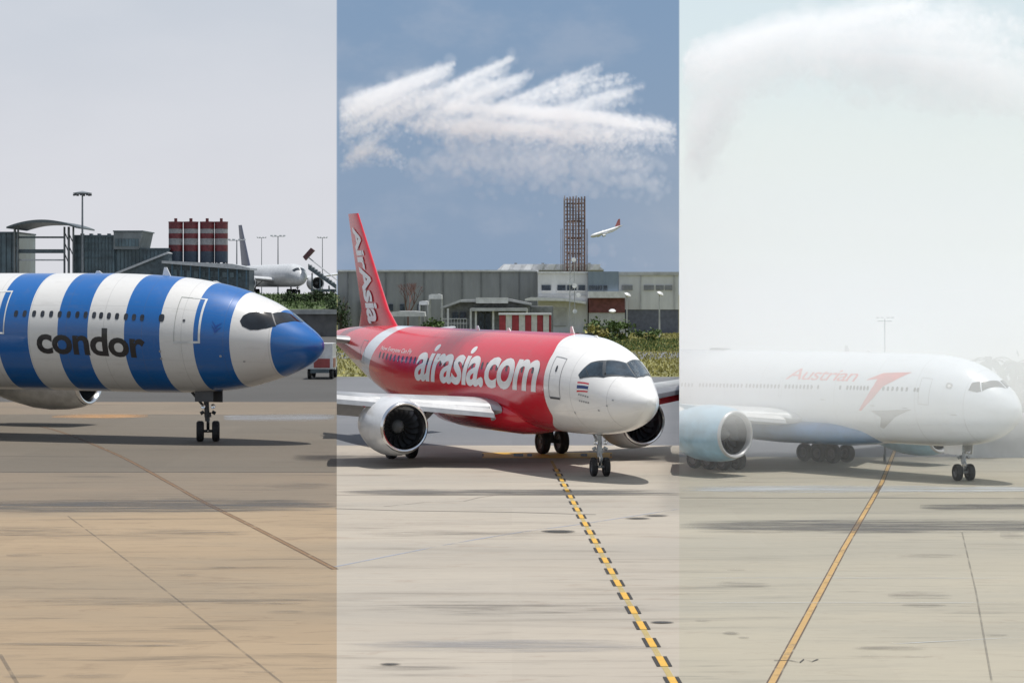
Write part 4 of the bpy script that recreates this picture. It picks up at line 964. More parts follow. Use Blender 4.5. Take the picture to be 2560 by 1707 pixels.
q = lambda x, y: (P(*Z1(x, y), PJ_Y-4).x-stx.x, P(*Z1(x, y), PJ_Y-4).z-PZ)
MB().prism([q(1725, 470), (q(1725, 500)), q(1880, 610), q(1880, 585)], 'y', 0, 2.2).build('stair_flight', M_TERMD, sr)
for i in range(9):
    a = q(1735+i*16, 478+i*12); MB().box(a[0]-.35, a[0]+.35, -.15, 2.35, a[1]-.1, a[1]+.1).build('step', M_PALEST, sr)
for s in (0, 2.2): MB().tube((q(1720, 430)[0], s, q(1720, 430)[1]), (q(1885, 560)[0], s, q(1885, 560)[1]), .1, .1, 6).build('handrail', M_PALEST, sr)
MB().prism([q(1695, 430), q(1740, 380), q(1760, 395), q(1710, 450)], 'y', -.2, 2.4).build('canopy', plain('maroon_canopy', (0.08, 0.03, 0.035), 0.6), sr)
for x in (1745, 1790, 1840): MB().box(q(x, 0)[0]-.15, q(x, 0)[0]+.15, .9, 1.2, .5, q(x, 520+(x-1745)*.75)[1]).build('support', M_TERMD, sr)
MB().box(q(1740, 0)[0], q(1880, 0)[0], 0, 2.3, .45, 1.1).build('chassis', M_TERMD, sr)
for x in (1760, 1860):
    for s in (0, 2.3): wheel(sr, (q(x, 0)[0], s, .45), .45, .3, M_TYRE, M_RIM)

# service truck seen past the blue nose cone
tx = G(806, 945)
tr = thing('service_truck', (tx.x, tx.y, 0), math.radians(90), 'white service truck with a red body behind the blue nose cone', 'truck')
M_TRW = plain('truck_white', (0.55, 0.55, 0.55), 0.4, coat=.2); M_TRR = plain('truck_red', (0.26, 0.045, 0.045), 0.4, coat=.2)
MB().prism([(-1.1, .7), (1.1, .7), (1.1, 1.6), (.8, 2.5), (-1.1, 2.5)], 'y', -1.05, 1.05).build('cab', M_TRW, tr).location = (2.2, 0, 0)
MB().box(2.95, 3.28, -.9, .9, 1.65, 2.35).build('windscreen', M_GLASS, tr)
for s in (-1.06, 1.06): MB().box(1.6, 2.7, s-.02, s+.02, 1.6, 2.3).build('side_window', M_GLASS, tr)
MB().box(-3, 1.0, -1.15, 1.15, .9, 1.9).build('cargo_body', M_TRW, tr); MB().box(-2.6, -.2, -1.18, -1.14, 1.0, 1.8).build('side_panel', M_TRR, tr); MB().box(-3.03, -3.0, -.9, .5, 1.0, 1.8).build('rear_panel', M_TRR, tr); MB().box(-3, 1.0, -1.12, 1.12, 1.9, 3.1).build('cargo_cover', M_TRW, tr)
MB().box(-3, 3.2, -.8, .8, .55, .9).build('chassis', M_TERMD, tr)
for x in (-2, 2.3):
    for s in (-.95, .95): wheel(tr, (x, s, .5), .5, .32, M_TYRE, M_RIM)

# ------------------------------------------------------------------ middle background: hangar row beyond the grass
def corrugated(name, col, pitch=1.2, var=0.1):
    m = bpy.data.materials.new(name); m.use_nodes = True; t = NT(m.node_tree)
    b = t.n('ShaderNodeBsdfPrincipled'); o = t.n('ShaderNodeOutputMaterial'); t.link(b.outputs[0], o.inputs[0])
    v = t.coord(); x, y, z = t.xyz(v)
    wv = t.m('SINE', t.m('MULTIPLY', x, 2*math.pi/pitch))
    nz = t.noise(v, 0.25, 5, 0.6, (1, 1, .35))
    t.link(t.mix(t.step(nz, .3, .7), tuple(c*(1-var*1.5) for c in col), tuple(c*(1+var) for c in col)), b.inputs['Base Color'])
    bp = t.n('ShaderNodeBump'); bp.inputs['Strength'].default_value = .5; bp.inputs['Distance'].default_value = .05
    t.link(wv, bp.inputs['Height']); t.link(bp.outputs[0], b.inputs['Normal']); b.inputs['Roughness'].default_value = .5
    return m
M_HG = corrugated('hangar_grey_sheet', (0.265, 0.278, 0.298)); M_HW = corrugated('white_sheet', (0.60, 0.61, 0.62), 2.0); M_HB = corrugated('blue_grey_sheet', (0.19, 0.24, 0.30))
M_TRIM = plain('pale_trim', (0.62, 0.63, 0.64), 0.5, var=.1); M_DWIN = plain('dark_pane', (0.045, 0.06, 0.085), 0.15, var=.3)
M_BRICKR = plain('maroon_wall', (0.15, 0.055, 0.055), 0.8, var=.2); M_LGW = plain('light_grey_wall', (0.46, 0.47, 0.48), 0.7, var=.15, scale=.4); M_DKW = plain('dark_grey_wall', (0.19, 0.20, 0.215), 0.7, var=.2)  # dark grey lightened a little to suggest distance haze
def house(name, Y, x, label, cat='building'):
    return thing(name, (P(x, 0, Y).x, Y, 0), 0, label, cat)
h = house('hangar', 440, 1080, 'long grey metal hangar behind the red airliner')
HB = lambda x0, x1, y0, y1, Y, dp, nm, mt, par: put(zbox(Z2, x0, x1, y0, y1, Y, dp), nm, mt, par)
xl = (A*440*F_PX/440+1280-840)*2.063
HB(8, 1040, 410, 800, 440, 45, 'wall', M_HG, h); HB(8, 1044, 402, 411, 439.6, 46, 'roof_edge', M_TRIM, h)
for x in range(60, 1040, 98): HB(x, x+4, 412, 800, 439.8, .3, 'downpipe', M_DKW, h)
for x in (272, 330, 420): HB(x, x+22, 578, 612, 439.7, .4, 'window', M_DWIN, h)
HB(120, 240, 560, 800, 439.6, .5, 'door', M_DKW, h)
M_ROOFW = plain('bright_white_roofing', (0.78, 0.78, 0.77), .5, var=.06)
h2 = house('ridge_roof_hall', 470, 1370, 'white ribbed roof hall rising behind the hangar and tower')
put(zpoly(Z2, [(828, 404), (865, 372), (1345, 372), (1385, 404)], 470, 40), 'roof', M_TRIM, h2)
for i in range(9):
    x = 850+i*58; put(zpoly(Z2, [(x, 402), (x+20, 373), (x+52, 373), (x+38, 402)], 469.6, .4), 'roof_panel', M_ROOFW if i % 2 == 0 else M_HW, h2)
for x in (920, 1060, 1180, 1300): HB(x, x+14, 366, 374, 472, 2, 'roof_vent', M_DKW, h2)
HB(835, 1380, 404, 800, 471, 38, 'wall', M_LGW, h2)
h3 = house('white_office', 430, 1405, 'white two-storey office with dark windows right of the hangar')
HB(1042, 1298, 418, 800, 430, 18, 'wall', M_HW, h3); HB(1040, 1300, 410, 419, 429.6, 19, 'parapet', M_TRIM, h3)
for x0, x1 in ((1060, 1108), (1142, 1184), (1192, 1240), (1250, 1284)):
    HB(x0, x1, 480, 508, 429.8, .3, 'window', M_DWIN, h3)
    HB(x0-2, x1+2, 508, 512, 429.5, .5, 'sill', M_TRIM, h3)
HB(1046, 1294, 530, 536, 429.7, .3, 'band', M_LGW, h3)
put(zpoly(Z2, [(975, 552), (1010, 543), (1180, 548), (1290, 565), (1290, 578), (1180, 562), (975, 560)], 426, 4), 'canopy', M_TRIM, h3)
HB(1125, 1190, 600, 690, 429.7, .3, 'doorway', M_LGW, h3)
h4 = house('blue_annex', 428, 1512, 'blue-grey annex with dark window strip over a maroon ground floor')
HB(1301, 1458, 410, 512, 428, 18, 'upper_wall', M_HB, h4); HB(1301, 1492, 512, 546, 427, 19, 'band', M_TRIM, h4); HB(1304, 1490, 546, 622, 428.5, 16, 'lower_wall', M_BRICKR, h4); HB(1304, 1490, 622, 800, 428.7, 16, 'base_wall', M_LGW, h4)
for x in (1306, 1328, 1352, 1380): HB(x, x+20, 482, 506, 427.8, .3, 'window', M_DWIN, h4)
h5 = house('long_white_hall', 433, 1620, 'long white hall with a dark plinth at the right of the hangar row')
HB(1459, 1768, 428, 606, 433, 20, 'wall', M_HW, h5); HB(1457, 1769, 412, 429, 432.6, 21, 'parapet', M_LGW, h5)
HB(1493, 1768, 606, 800, 433.2, 19, 'plinth', plain('slate_plinth', (0.12, 0.13, 0.17), .7), h5)
for x0, x1 in ((1474, 1530), (1588, 1640), (1650, 1690), (1698, 1734)): HB(x0, x1, 480, 506, 432.8, .3, 'window', plain('grey_pane', (0.20, 0.21, 0.23), .2), h5)
for x in (1570, 1745): HB(x, x+5, 430, 606, 432.7, .4, 'downpipe', M_LGW, h5)
h6 = house('gatehouse', 378, 1215, 'low grey gatehouse with sloping pale roof in front of the hangar')
put(zpoly(Z2, [(540, 592), (640, 556), (900, 552), (1010, 575), (1010, 584), (900, 564), (640, 568), (540, 602)], 376, 12), 'roof', M_LGW, h6)
put(zpoly(Z2, [(560, 600), (640, 570), (900, 566), (1000, 586), (1000, 800), (560, 800)], 378, 9), 'wall', M_DKW, h6)
HB(722, 888, 545, 574, 375, 3, 'fascia', M_TRIM, h6)
HB(695, 985, 598, 614, 374.5, 3, 'canopy', M_LGW, h6)
for x in (572, 690, 716, 806, 980): HB(x, x+10, 600, 800, 375.5, .6, 'column', M_TRIM, h6)
for x in (735, 770): HB(x, x+28, 625, 800, 377.6, .4, 'door', M_DWIN, h6)
for x in (600, 640): HB(x, x+30, 620, 660, 377.7, .4, 'window', M_DWIN, h6)
HB(1005, 1120, 590, 800, 379, 8, 'side_wall', M_DKW, h6)
h7 = thing('striped_hut', (P(1312, 0, 330).x, 330, 0), 0, 'small equipment hut clad in red and white vertical panels', 'hut')
xs = [842, 876, 908, 944, 976, 1008, 1038, 1068]
for i in range(7):
    HB(xs[i], xs[i+1]-1.2, 634, 800, 330-.02*(i % 2), .3, 'panel', plain('hut_red', (0.33, 0.03, 0.045), .5) if i % 2 == 0 else plain('hut_white', (0.58, 0.58, 0.57), .5), h7)
HB(1069, 1098, 630, 800, 329.9, 4, 'corner_panel', MATS['hut_white'], h7); HB(1099, 1110, 634, 800, 330.2, 4, 'end_panel', MATS['hut_red'], h7)
HB(838, 1112, 626, 634, 329.6, 5, 'roof', M_TRIM, h7); HB(842, 1100, 640, 800, 330.5, 3.8, 'core', M_DKW, h7)
# lattice tower
tw_y = 452
tw = thing('lattice_tower', (P(*Z2(1230, 0), tw_y).x, tw_y, 0), 0, 'tall rust-brown lattice tower rising behind the white office', 'tower')
M_RUST = plain('rusty_steel', (0.22, 0.135, 0.105), .8, .2, var=.35, scale=.5); M_RUSTL = plain('pale_rusty_steel', (0.30, 0.25, 0.24), .8, .1, var=.25, scale=.5)
cxx = tw.location.x; zt_ = lambda y: P(*Z2(0, y), tw_y).z
hw_ = 52/2.063*tw_y/F_PX
for i in range(8):
    for j in range(3):
        x = -hw_+2*hw_*i/7; y = -hw_+hw_*j
        MB().tube((x, y, 0), (x, y, zt_(22+4*((i*7+j*3) % 4))), .17, .12, 5).build('upright', M_RUST if (i+j) % 2 else M_RUSTL, tw)
for k_ in range(34):
    zz = 1.5+k_*(zt_(40)-1.5)/33
    for y in (-hw_, hw_): MB().tube((-hw_*1.05, y, zz), (hw_*1.05, y, zz), .06, .06, 4).build('crossbar', M_RUST, tw)
    for x in (-hw_, hw_): MB().tube((x, -hw_, zz), (x, hw_, zz), .06, .06, 4).build('crossbar', M_RUST, tw)
    if k_ < 33:
        s = 1 if k_ % 2 else -1; z2_ = zz+(zt_(40)-1.5)/33
        MB().tube((-hw_*s, -hw_, zz), (hw_*s, -hw_, z2_), .05, .05, 4).build('diagonal', M_RUST, tw)
for x in (-1.35, 1.3, -1.2, 1.2): MB().tube((x*hw_, 0, 0), (x*hw_, 0, zt_(165+abs(x)*20)), .07, .05, 5).build('outer_cable', M_RUSTL, tw)
for i, y in enumerate((60, 150, 240, 320)): MB().box(-hw_*.7, hw_*.7, -hw_*.5, hw_*.5, zt_(y)-.12, zt_(y)+.12).build('platform', M_RUST, tw)
# floodlight masts
fm = thing('floodlight_mast', (P(*Z2(1218, 0), 405).x, 405, 0), 0, 'lattice floodlight mast with white lamps before the white office', 'light mast')
zf_ = lambda y: P(*Z2(0, y), 405).z
for x in (-.5, .5):
    for y in (-.5, .5): MB().tube((x, y, 0), (x*.7, y*.7, zf_(360)), .07, .05, 5).build('leg', M_PALEST, fm)
for i in range(12):
    zz = .5+i*(zf_(360)-.6)/12; MB().tube((-.5, -.5, zz), (.5, -.5, zz+1.0), .035, .035, 4).build('brace', M_PALEST, fm)
for (x, y) in ((1226, 352), (1230, 486), (1250, 534), (1232, 618), (1208, 470)):
    p = P(*Z2(x, y), 404.2)
    MB().lathe([(0, .05), (.1, .3), (.3, .42), (.34, .40), (.34, .01)], (p.x-fm.location.x, -.5, p.z), (0, -1, .2), 14).build('lamp', M_LAMP, fm, True)
for i, (x, yt, yb, lb) in enumerate(((1500, 528, 690, 'white-headed lamp post before the maroon ground floor'), (1668, 522, 690, 'white-headed lamp post before the long white hall'), (1425, 612, 700, 'short pale post beside the bushes'))):
    p = P(*Z2(x, yt), 385); o = thing('lamp_post', (p.x, 385, 0), 0, lb, 'lamp post', 'pale lamp posts')
    MB().tube((0, 0, 0), (0, 0, p.z), .16, .1, 8).build('pole', M_LGW, o); MB().lathe([(0, .1), (.1, .5), (.3, .62), (.5, .4), (.6, .02)], (0, 0, p.z-.3), (0.5 if i < 2 else 0, -.3, 1), 14).build('lamp_head', M_TRIM, o, True)
# small things before the hangar
def canopy(x0, x1, y0, y1, Y, label):
    a = P(*Z2(x0, y0), Y); b = P(*Z2(x1, y1), Y); o = thing('tent_canopy', ((a.x+b.x)/2, Y, 0), 0, label, 'canopy', 'white canopies'); w_ = (b.x-a.x)/2
    MB().prism([(-w_, b.z), (w_, b.z), (w_*.96, a.z-.15*(a.z-b.z)), (w_*.4, a.z), (-w_*.5, a.z), (-w_*.97, a.z-.2*(a.z-b.z))], 'y', 0, 6).build('roof', M_TRIM, o)
    for x in (-w_*.95, w_*.95):
        for y in (.2, 5.8): MB().tube((x, y, 0), (x, y, b.z), .1, .1, 6).build('pole', M_PALEST, o)
canopy(280, 460, 615, 642, 390, 'wide white tent canopy beside the red fin')
canopy(478, 545, 526, 552, 400, 'small white canopy nearest the gatehouse roof')
canopy(428, 475, 562, 582, 395, 'tiny white canopy between the other two')
rl = thing('railing', (P(*Z2(607, 0), 370).x, 370, 0), 0, 'pale open railing before the gatehouse', 'railing')
for x in range(545, 676, 16): HB(x, x+2, 652, 800, 370, .12, 'post', M_TRIM, rl)
for y in (652, 676): HB(545, 672, y, y+3, 369.9, .1, 'rail', M_TRIM, rl)
def car(px, py, Y, label, mat):
    p = P(*Z2(px, py), Y); o = thing('parked_car', (p.x, Y, 0), 0, label, 'car', 'parked cars')
    MB().prism([(-2.1, .35), (2.1, .35), (2.15, .8), (1.4, .95), (.7, 1.5), (-.9, 1.5), (-1.7, 1.0), (-2.15, .95)], 'y', -.85, .85).build('body', mat, o)
    MB().prism([(-1.5, 1.0), (1.2, 1.0), (.62, 1.44), (-.85, 1.44)], 'y', -.87, .87).build('side_window', M_GLASS, o)
    for x in (-1.3, 1.3):
        for s in (-.8, .8): wheel(o, (x, s, .32), .32, .22, M_TYRE, M_RIM)
car(1296, 690, 345, 'dark blue car parked right of the striped hut', plain('car_navy', (0.03, 0.04, 0.07), .3, coat=.5))
car(300, 690, 372, 'blue car parked by the wide white canopy', plain('car_blue', (0.04, 0.14, 0.26), .3, coat=.5))
for i, (x, y, Y, rx, rz, n, mt, lb) in enumerate(((515, 690, 365, 2.4, 1.6, 450, M_LEAFM, 'green bush left of the gatehouse'), (450, 690, 366, 2.4, 1.4, 350, M_LEAFD, 'dark low bush beside the red fin'), (1390, 690, 360, 3.2, 1.9, 700, M_LEAFM, 'broad green bush right of the striped hut'), (1460, 690, 365, 2.2, 1.5, 380, M_LEAFM, 'green bush below the maroon wall'), (1345, 690, 350, 2.0, 1.5, 300, M_LEAFY, 'low yellowish bush near the dark blue car'), (25, 690, 400, 2.4, 4.6, 700, M_LEAFD, 'tall dark tree at the left end of the hangar'), (1600, 690, 360, 2.4, 1.0, 260, M_LEAFM, 'low bush below the long white hall'))):
    shrub('bush' if rz < 4 else 'broad_tree', (P(*Z2(x, y), Y).x, Y, 0), (rx, rx*.8, rz), n, .26, mt, lb, 'bush' if rz < 4 else 'tree', 80+i, group='bushes before the hangars' if rz < 4 else None)
# bare reddish tree
bt = thing('bare_tree', (P(*Z2(372, 0), 410).x, 410, 0), 0, 'bare reddish-brown twiggy tree against the grey hangar', 'tree')
mb = MB(); r_ = random.Random(5)
def twig(p, dr, ln, rad, lv):
    q_ = p+dr*ln; (trunk_mb if lv < 2 else mb).tube(p, q_, rad, rad*.65, 5 if lv < 3 else 3)
    if lv < 5:
        for i in range(3):
            nd = (dr+Vector((r_.uniform(-.75, .75), r_.uniform(-.75, .75), r_.uniform(-.1, .5)))).normalized(); twig(q_, nd, ln*.68, rad*.6, lv+1)
trunk_mb = MB(); twig(Vector((0, 0, -.1)), Vector((0, 0, 1)), 3.6, .22, 0)
M_BARE = plain('reddish_bark', (0.16, 0.085, 0.075), .9)
trunk_mb.build('trunk', M_BARE, bt); mb.build('crown', M_BARE, bt)
# grass of the strip
tufts('grass', 26000, (A, SEAM_B, 206, 430), lambda y: 0, .26, M_LEAFY)
tufts('grass', 9000, (A, SEAM_B, 296, 372), lambda y: 0, .32, M_LEAFM)
# a departing jet far away
SK_F = Skin([(0, .1, -.1, .05), (.6, .9, -.8, .8), (2.5, 1.7, -1.7, 1.6), (6, 2.0, -2.0, 2.0), (24, 2.0, -2.0, 2.0), (30, 2.0, -.6, 1.2), (36, 1.6, 1.0, .3)], 18)
fy = 1500
fp = P(*Z2(1395, 205), fy)
fj = thing('flying_jet', (fp.x, fy, fp.z), math.radians(180), 'small white jet with a red tail climbing in the sky right of the tower', 'airplane')
fj.rotation_euler = (0, math.radians(16), math.radians(205))
fj.scale = (.68, .68, .68)
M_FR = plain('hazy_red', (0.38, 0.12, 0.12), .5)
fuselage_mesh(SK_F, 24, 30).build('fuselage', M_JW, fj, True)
for s in (1, -1):
    wing([((6, s*1.5, -1.2), 6, .8, (0, 0, 1)), ((-4, s*16.5, .6), 1.6, .2, (0, 0, 1))]).build('wing', M_WGREY, fj, True)
    wing([((-13, s*.5, 1.4), 3.2, .4, (0, 0, 1)), ((-16, s*6, 2), 1.3, .2, (0, 0, 1))]).build('tailplane', M_WGREY, fj, True)
    MB().lathe([(0, .9), (1, 1.2), (3.2, .9), (3.2, .01)], (8, s*5.7, -2.2), (-1, 0, 0), 18).build('engine', M_JW, fj, True)
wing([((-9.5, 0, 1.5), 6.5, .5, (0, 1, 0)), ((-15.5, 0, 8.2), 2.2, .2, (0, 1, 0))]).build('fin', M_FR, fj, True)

# ------------------------------------------------------------------ right background
mast_at(2212, 797, 101, 0, .036, 'arm', 'thin lamp mast above the white airliner in the mist')
def palm(px, py, Y, label, seed, lean=0.0):
    p = P(px, py, Y); o = thing('palm_tree', (p.x, Y, 0), 0, label, 'tree', 'palms in the mist'); r_ = random.Random(seed); h_ = p.z
    tb = MB()
    for i in range(8): tb.tube((lean*(i/8)**2, 0, h_*i/8), (lean*((i+1)/8)**2, 0, h_*(i+1)/8), .16-.008*i, .145-.008*i, 8)
    tb.build('trunk', MATS['bark'], o)
    cr = MB()
    for i in range(22):
        a = r_.uniform(0, 6.28); el = r_.uniform(-.5, .9); L = r_.uniform(.9, 1.35); prev = None
        for j in range(7):
            u = j/6; q_ = Vector((lean+math.cos(a)*L*u*math.cos(el), math.sin(a)*L*u*math.cos(el), h_+math.sin(el)*L*u-.75*u*u))
            sd = Vector((-math.sin(a), math.cos(a), 0))*(.16*(1-abs(u-.45)))
            if prev: cr.add([prev[0]-prev[1], q_-sd+Vector((0, 0, -.06)), q_, prev[0]], [(0, 1, 2, 3)]); cr.add([prev[0]+prev[1], q_+sd+Vector((0, 0, -.06)), q_, prev[0]], [(0, 1, 2, 3)])
            prev = (q_, sd)
    cr.build('crown', M_LEAFD, o)
palm(2472, 905, 104, 'left palm in the mist behind the white nose', 3)
palm(2530, 908, 105, 'right palm in the mist behind the white nose', 4, .2)
for i, (x, rx, rz, lb) in enumerate(((2500, 1.6, 1.5, 'leafy tree between the two misty palms'), (2556, 1.5, 1.7, 'leafy tree at the right edge in the mist'), (2620, 1.8, 1.6, 'leafy tree just beyond the right edge'))):
    shrub('misty_tree', (P(x, 0, 106).x, 106, 0), (rx, rx*.8, rz*1.45), 900, .15, M_LEAFD, lb, 'tree', 120+i, low=.82, group='trees in the mist')
bw = thing('boundary_wall', (P(2560, 0, 103.5).x, 103.5, 0), 0, 'pale low wall below the misty palms', 'wall')
MB().box(-3, 24, 0, .3, 0, 1.9).build('wall_face', M_LGW, bw); MB().box(-3.03, 24.03, -.06, .36, 1.9, 2.02).build('coping', M_TRIM, bw)

# ------------------------------------------------------------------ water salute: two fans of spray and the drifting mist
def strand_points(strands):
    """places of the drops of every strand; drops trail behind and below their jet"""
    allc, allr = [], []
    for st in strands:
        pts = np.array([tuple(p) for p in st['path']]); n = st['count']
        seg = np.linalg.norm(np.diff(pts, axis=0), axis=1); cum = np.r_[0, np.cumsum(seg)]; L = cum[-1]
        u = rng.uniform(0, 1, n); s = u*L
        c = np.stack([np.interp(s, cum, pts[:, k_]) for k_ in range(3)], 1)
        dr = (pts[-1]-pts[0])/np.linalg.norm(pts[-1]-pts[0])
        wd = st['w0']+(st['w1']-st['w0'])*u
        c += np.clip(rng.normal(0, 1, (n, 3)), -2, 2)*wd[:, None]*np.array([.55, 1.6, .55])
        fall = np.minimum(rng.exponential(1, n), 2.6)*wd*st.get('fall', 1.0)
        c[:, 2] -= fall; c -= dr[None, :]*fall[:, None]*.6
        allc.append(c); allr.append(st['size']*rng.lognormal(0, .35, n))
    return np.concatenate(allc), np.concatenate(allr)
def spray(name, strands, mat, voxel=.055, bounds=None):
    """drops grown into one soft body of spray"""
    c, r = strand_points(strands)
    if bounds: ok = (c[:, 0] > bounds[0]*c[:, 1]+r*1.3+.03) & (c[:, 0] < bounds[1]*c[:, 1]-r*1.3-.03); c, r = c[ok], r[ok]
    me = bpy.data.meshes.new(name); me.vertices.add(len(c)); me.vertices.foreach_set('co', c.astype(np.float32).ravel())
    at = me.attributes.new('drop_radius', 'FLOAT', 'POINT'); at.data.foreach_set('value', r.astype(np.float32)); me.update()
    o = link(name, me, mat)
    ng_ = bpy.data.node_groups.new('spray_body', 'GeometryNodeTree')
    ng_.interface.new_socket('Geometry', in_out='INPUT', socket_type='NodeSocketGeometry'); ng_.interface.new_socket('Geometry', in_out='OUTPUT', socket_type='NodeSocketGeometry')
    gi = ng_.nodes.new('NodeGroupInput'); go = ng_.nodes.new('NodeGroupOutput'); mp = ng_.nodes.new('GeometryNodeMeshToPoints'); pv_ = ng_.nodes.new('GeometryNodePointsToVolume'); sm = ng_.nodes.new('GeometryNodeSetMaterial'); na = ng_.nodes.new('GeometryNodeInputNamedAttribute')
    na.data_type = 'FLOAT'; na.inputs['Name'].default_value = 'drop_radius'
    pv_.resolution_mode = 'VOXEL_SIZE'; pv_.inputs['Voxel Size'].default_value = voxel; pv_.inputs['Density'].default_value = 1.0
    sm.inputs['Material'].default_value = mat
    L_ = ng_.links.new
    L_(gi.outputs[0], mp.inputs['Mesh']); L_(mp.outputs[0], pv_.inputs['Points']); L_(na.outputs[0], pv_.inputs['Radius']); L_(pv_.outputs[0], sm.inputs['Geometry']); L_(sm.outputs[0], go.inputs[0])
    md = o.modifiers.new('spray_body', 'NODES'); md.node_group = ng_
    return tag(o, kind='stuff')
M_SPRAY = bpy.data.materials.new('water_spray'); M_SPRAY.use_nodes = True
t = NT(M_SPRAY.node_tree); pv = t.n('ShaderNodeVolumePrincipled'); o_ = t.n('ShaderNodeOutputMaterial'); t.link(pv.outputs[0], o_.inputs['Volume'])
pv.inputs['Color'].default_value = (.975, .985, .995, 1); pv.inputs['Density'].default_value = .70; pv.inputs['Anisotropy'].default_value = 0.0
def jets(a, b, Y, width, n_sub, count, size, arch=0.0, w0=.10, w1=.035, fall=1.0, ragged=.14, Ydepth=1.1, bounds=None):
    """a bundle of sub-jets between two places a -> b (picture places at depth Y)"""
    out = []; A_, B_ = P(*a, Y), P(*b, Y)
    for i in range(n_sub):
        e0 = rng.uniform(-.1, .45); e1 = 1-abs(rng.normal(0, ragged)); side = rng.exponential(.42)-.08
        if e1 < e0+.15: e1 = e0+.15
        dpt = rng.normal(0, Ydepth)
        off = Vector((0, dpt, -side*width)); pa = A_.lerp(B_, e0)+off*1.15; pb = A_.lerp(B_, e1)+off*.8+Vector((0, 0, rng.normal(0, width*.10)))
        path = [pa.lerp(pb, s)+Vector((0, 0, arch*4*s*(1-s)+rng.normal(0, .02))) for s in np.linspace(0, 1, 9)]
        wt = math.exp(-max(side, 0)*1.1)
        out.append(dict(path=path, count=max(20, int(count/n_sub*(.25+1.4*wt))), w0=w0*(1+side*1.6), w1=w1*(1+side*.8), size=size, fall=fall))
    return out
YS = 104
up = []
for a, b, wd, n_, cnt in (((836, 288), (1146, 156), .55, 34, 8000), ((836, 330), (1080, 215), .8, 20, 2600), ((950, 300), (1290, 141), .55, 26, 5200), ((1040, 300), (1342, 171), .55, 22, 3600),
                          ((1150, 310), (1506, 163), .6, 24, 4200), ((1280, 300), (1617, 207), .6, 20, 2600), ((1330, 240), (1590, 185), .5, 10, 900), ((836, 260), (1010, 205), .35, 14, 2600), ((850, 400), (960, 330), .6, 10, 700)):
    up += jets(a, b, YS, wd, n_, cnt, .066, .10)
spray('water_spray', up, M_SPRAY, .042, (SEAM_A, SEAM_B))
lo = []; low_mist = []
for a, b, wd, n_, cnt, f in (((1712, 316), (1108, 262), .30, 30, 10000, .8), ((1712, 320), (1320, 278), .35, 18, 4500, 1.0), ((1712, 345), (985, 302), .7, 30, 6000, 1.2), ((1640, 352), (1040, 300), .7, 20, 3200, 1.3), ((1600, 390), (985, 396), .9, 26, 4200, 1.4),
                             ((1500, 380), (1060, 345), .9, 18, 2600, 1.4), ((1700, 400), (1150, 425), 1.2, 20, 2400, 1.6), ((1700, 440), (1350, 440), 1.2, 14, 1400, 1.8), ((1000, 385), (885, 378), .3, 6, 400, 1.0)):
    (lo if wd < .75 else low_mist).extend(jets(a, b, YS, wd, n_, cnt, .066, .22, .10, .05, f))
spray('water_spray', lo, M_SPRAY, .04, (SEAM_A, SEAM_B))
rt = []
for a, b, wd, n_, cnt, ar in (((1690, 142), (2050, 44), .6, 26, 7500, .12), ((1860, 96), (2320, 4), .6, 26, 7500, .12), ((1900, 130), (2420, 50), 1.0, 20, 4500, .2), ((1690, 190), (2000, 100), .9, 16, 2600, .15), ((2600, 212), (2030, 118), .5, 22, 6000, .25),
                             ((2600, 190), (2240, 150), .6, 16, 3000, .3), ((1690, 270), (1900, 170), .9, 10, 900, .1), ((2600, 130), (2150, 95), 1.0, 14, 2600, .2), ((2600, 60), (2250, 20), 1.0, 12, 2000, .2), ((1690, 330), (1860, 200), .9, 8, 700, .1), ((1700, 420), (1840, 230), 1.2, 8, 600, .1)):
    rt += jets(a, b, YS, wd, n_, cnt, .07, ar, .16, .06, 1.4)
spray('water_spray', rt, M_SPRAY, .045, (SEAM_B, .5))
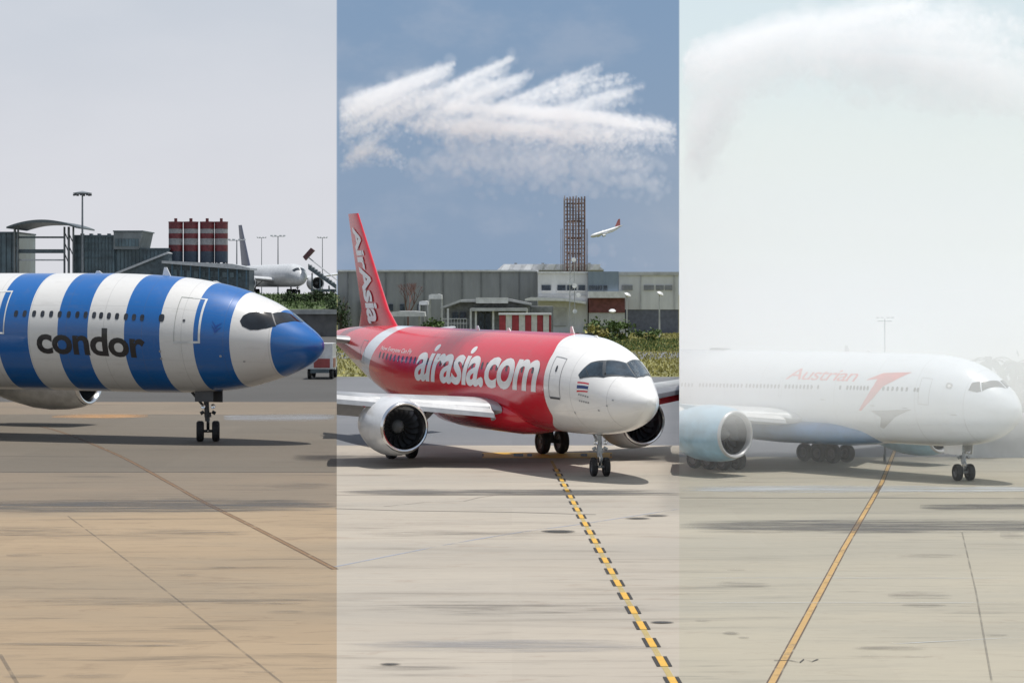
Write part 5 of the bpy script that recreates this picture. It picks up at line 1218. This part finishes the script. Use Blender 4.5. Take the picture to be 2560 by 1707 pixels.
# the finer spray drifting off the jets: a softer, thinner body
M_VEIL = M_SPRAY.copy(); M_VEIL.name = 'fine_spray'
[n_ for n_ in M_VEIL.node_tree.nodes if n_.type == 'PRINCIPLED_VOLUME'][0].inputs['Density'].default_value = .19
def veil(src, keep, w_, size):
    out = []
    for st in src:
        if rng.uniform() < keep: out.append(dict(st, count=max(10, st['count']//6), w0=w_, w1=w_*1.2, size=size, fall=1.1))
    return out
spray('water_spray', veil(up, 1.0, .17, .17), M_VEIL, .07, (SEAM_A, SEAM_B))
spray('water_spray', veil(lo, .8, .15, .17)+veil(low_mist, 1.0, .17, .16), M_VEIL, .07, (SEAM_A, SEAM_B))
spray('water_spray', veil(rt, 1.0, .30, .26)+veil(rt, .7, .5, .30), M_VEIL, .10, (SEAM_B, .5))
# mist hanging over the right stand, thickest at the height of the cabin
def mist(name, z0, z1, dens, y0=77, y1=300):
    m_ = bpy.data.materials.new(name); m_.use_nodes = True; t = NT(m_.node_tree)
    pv = t.n('ShaderNodeVolumePrincipled'); o_ = t.n('ShaderNodeOutputMaterial'); t.link(pv.outputs[0], o_.inputs['Volume'])
    pv.inputs['Color'].default_value = (.970, .990, .988, 1); pv.inputs['Density'].default_value = dens; pv.inputs['Anisotropy'].default_value = .1
    B = SEAM_B
    o = MB().add([(B*y0, y0, z0), (.34*y0, y0, z0), (.34*y1, y1, z0), (B*y1, y1, z0), (B*y0, y0, z1), (.34*y0, y0, z1), (.34*y1, y1, z1), (B*y1, y1, z1)],
                 [(0, 3, 2, 1), (4, 5, 6, 7), (0, 1, 5, 4), (1, 2, 6, 5), (2, 3, 7, 6), (3, 0, 4, 7)]).build(name, m_)
    return tag(o, kind='stuff')
mist('water_mist', .03, 2.1, .010, 86)
mist('water_mist', 2.102, 3.0, .040, 82)
mist('water_mist', 3.002, 5.4, .068)
mist('water_mist', 5.402, 6.1, .050, 78)
mist('water_mist', 6.102, 6.8, .040, 79)
mist('water_mist', 6.802, 7.6, .026, 79)
mist('water_mist', 7.602, 9.0, .016, 80, 300)
mist('water_mist', 9.002, 16.0, .008, 84, 300)
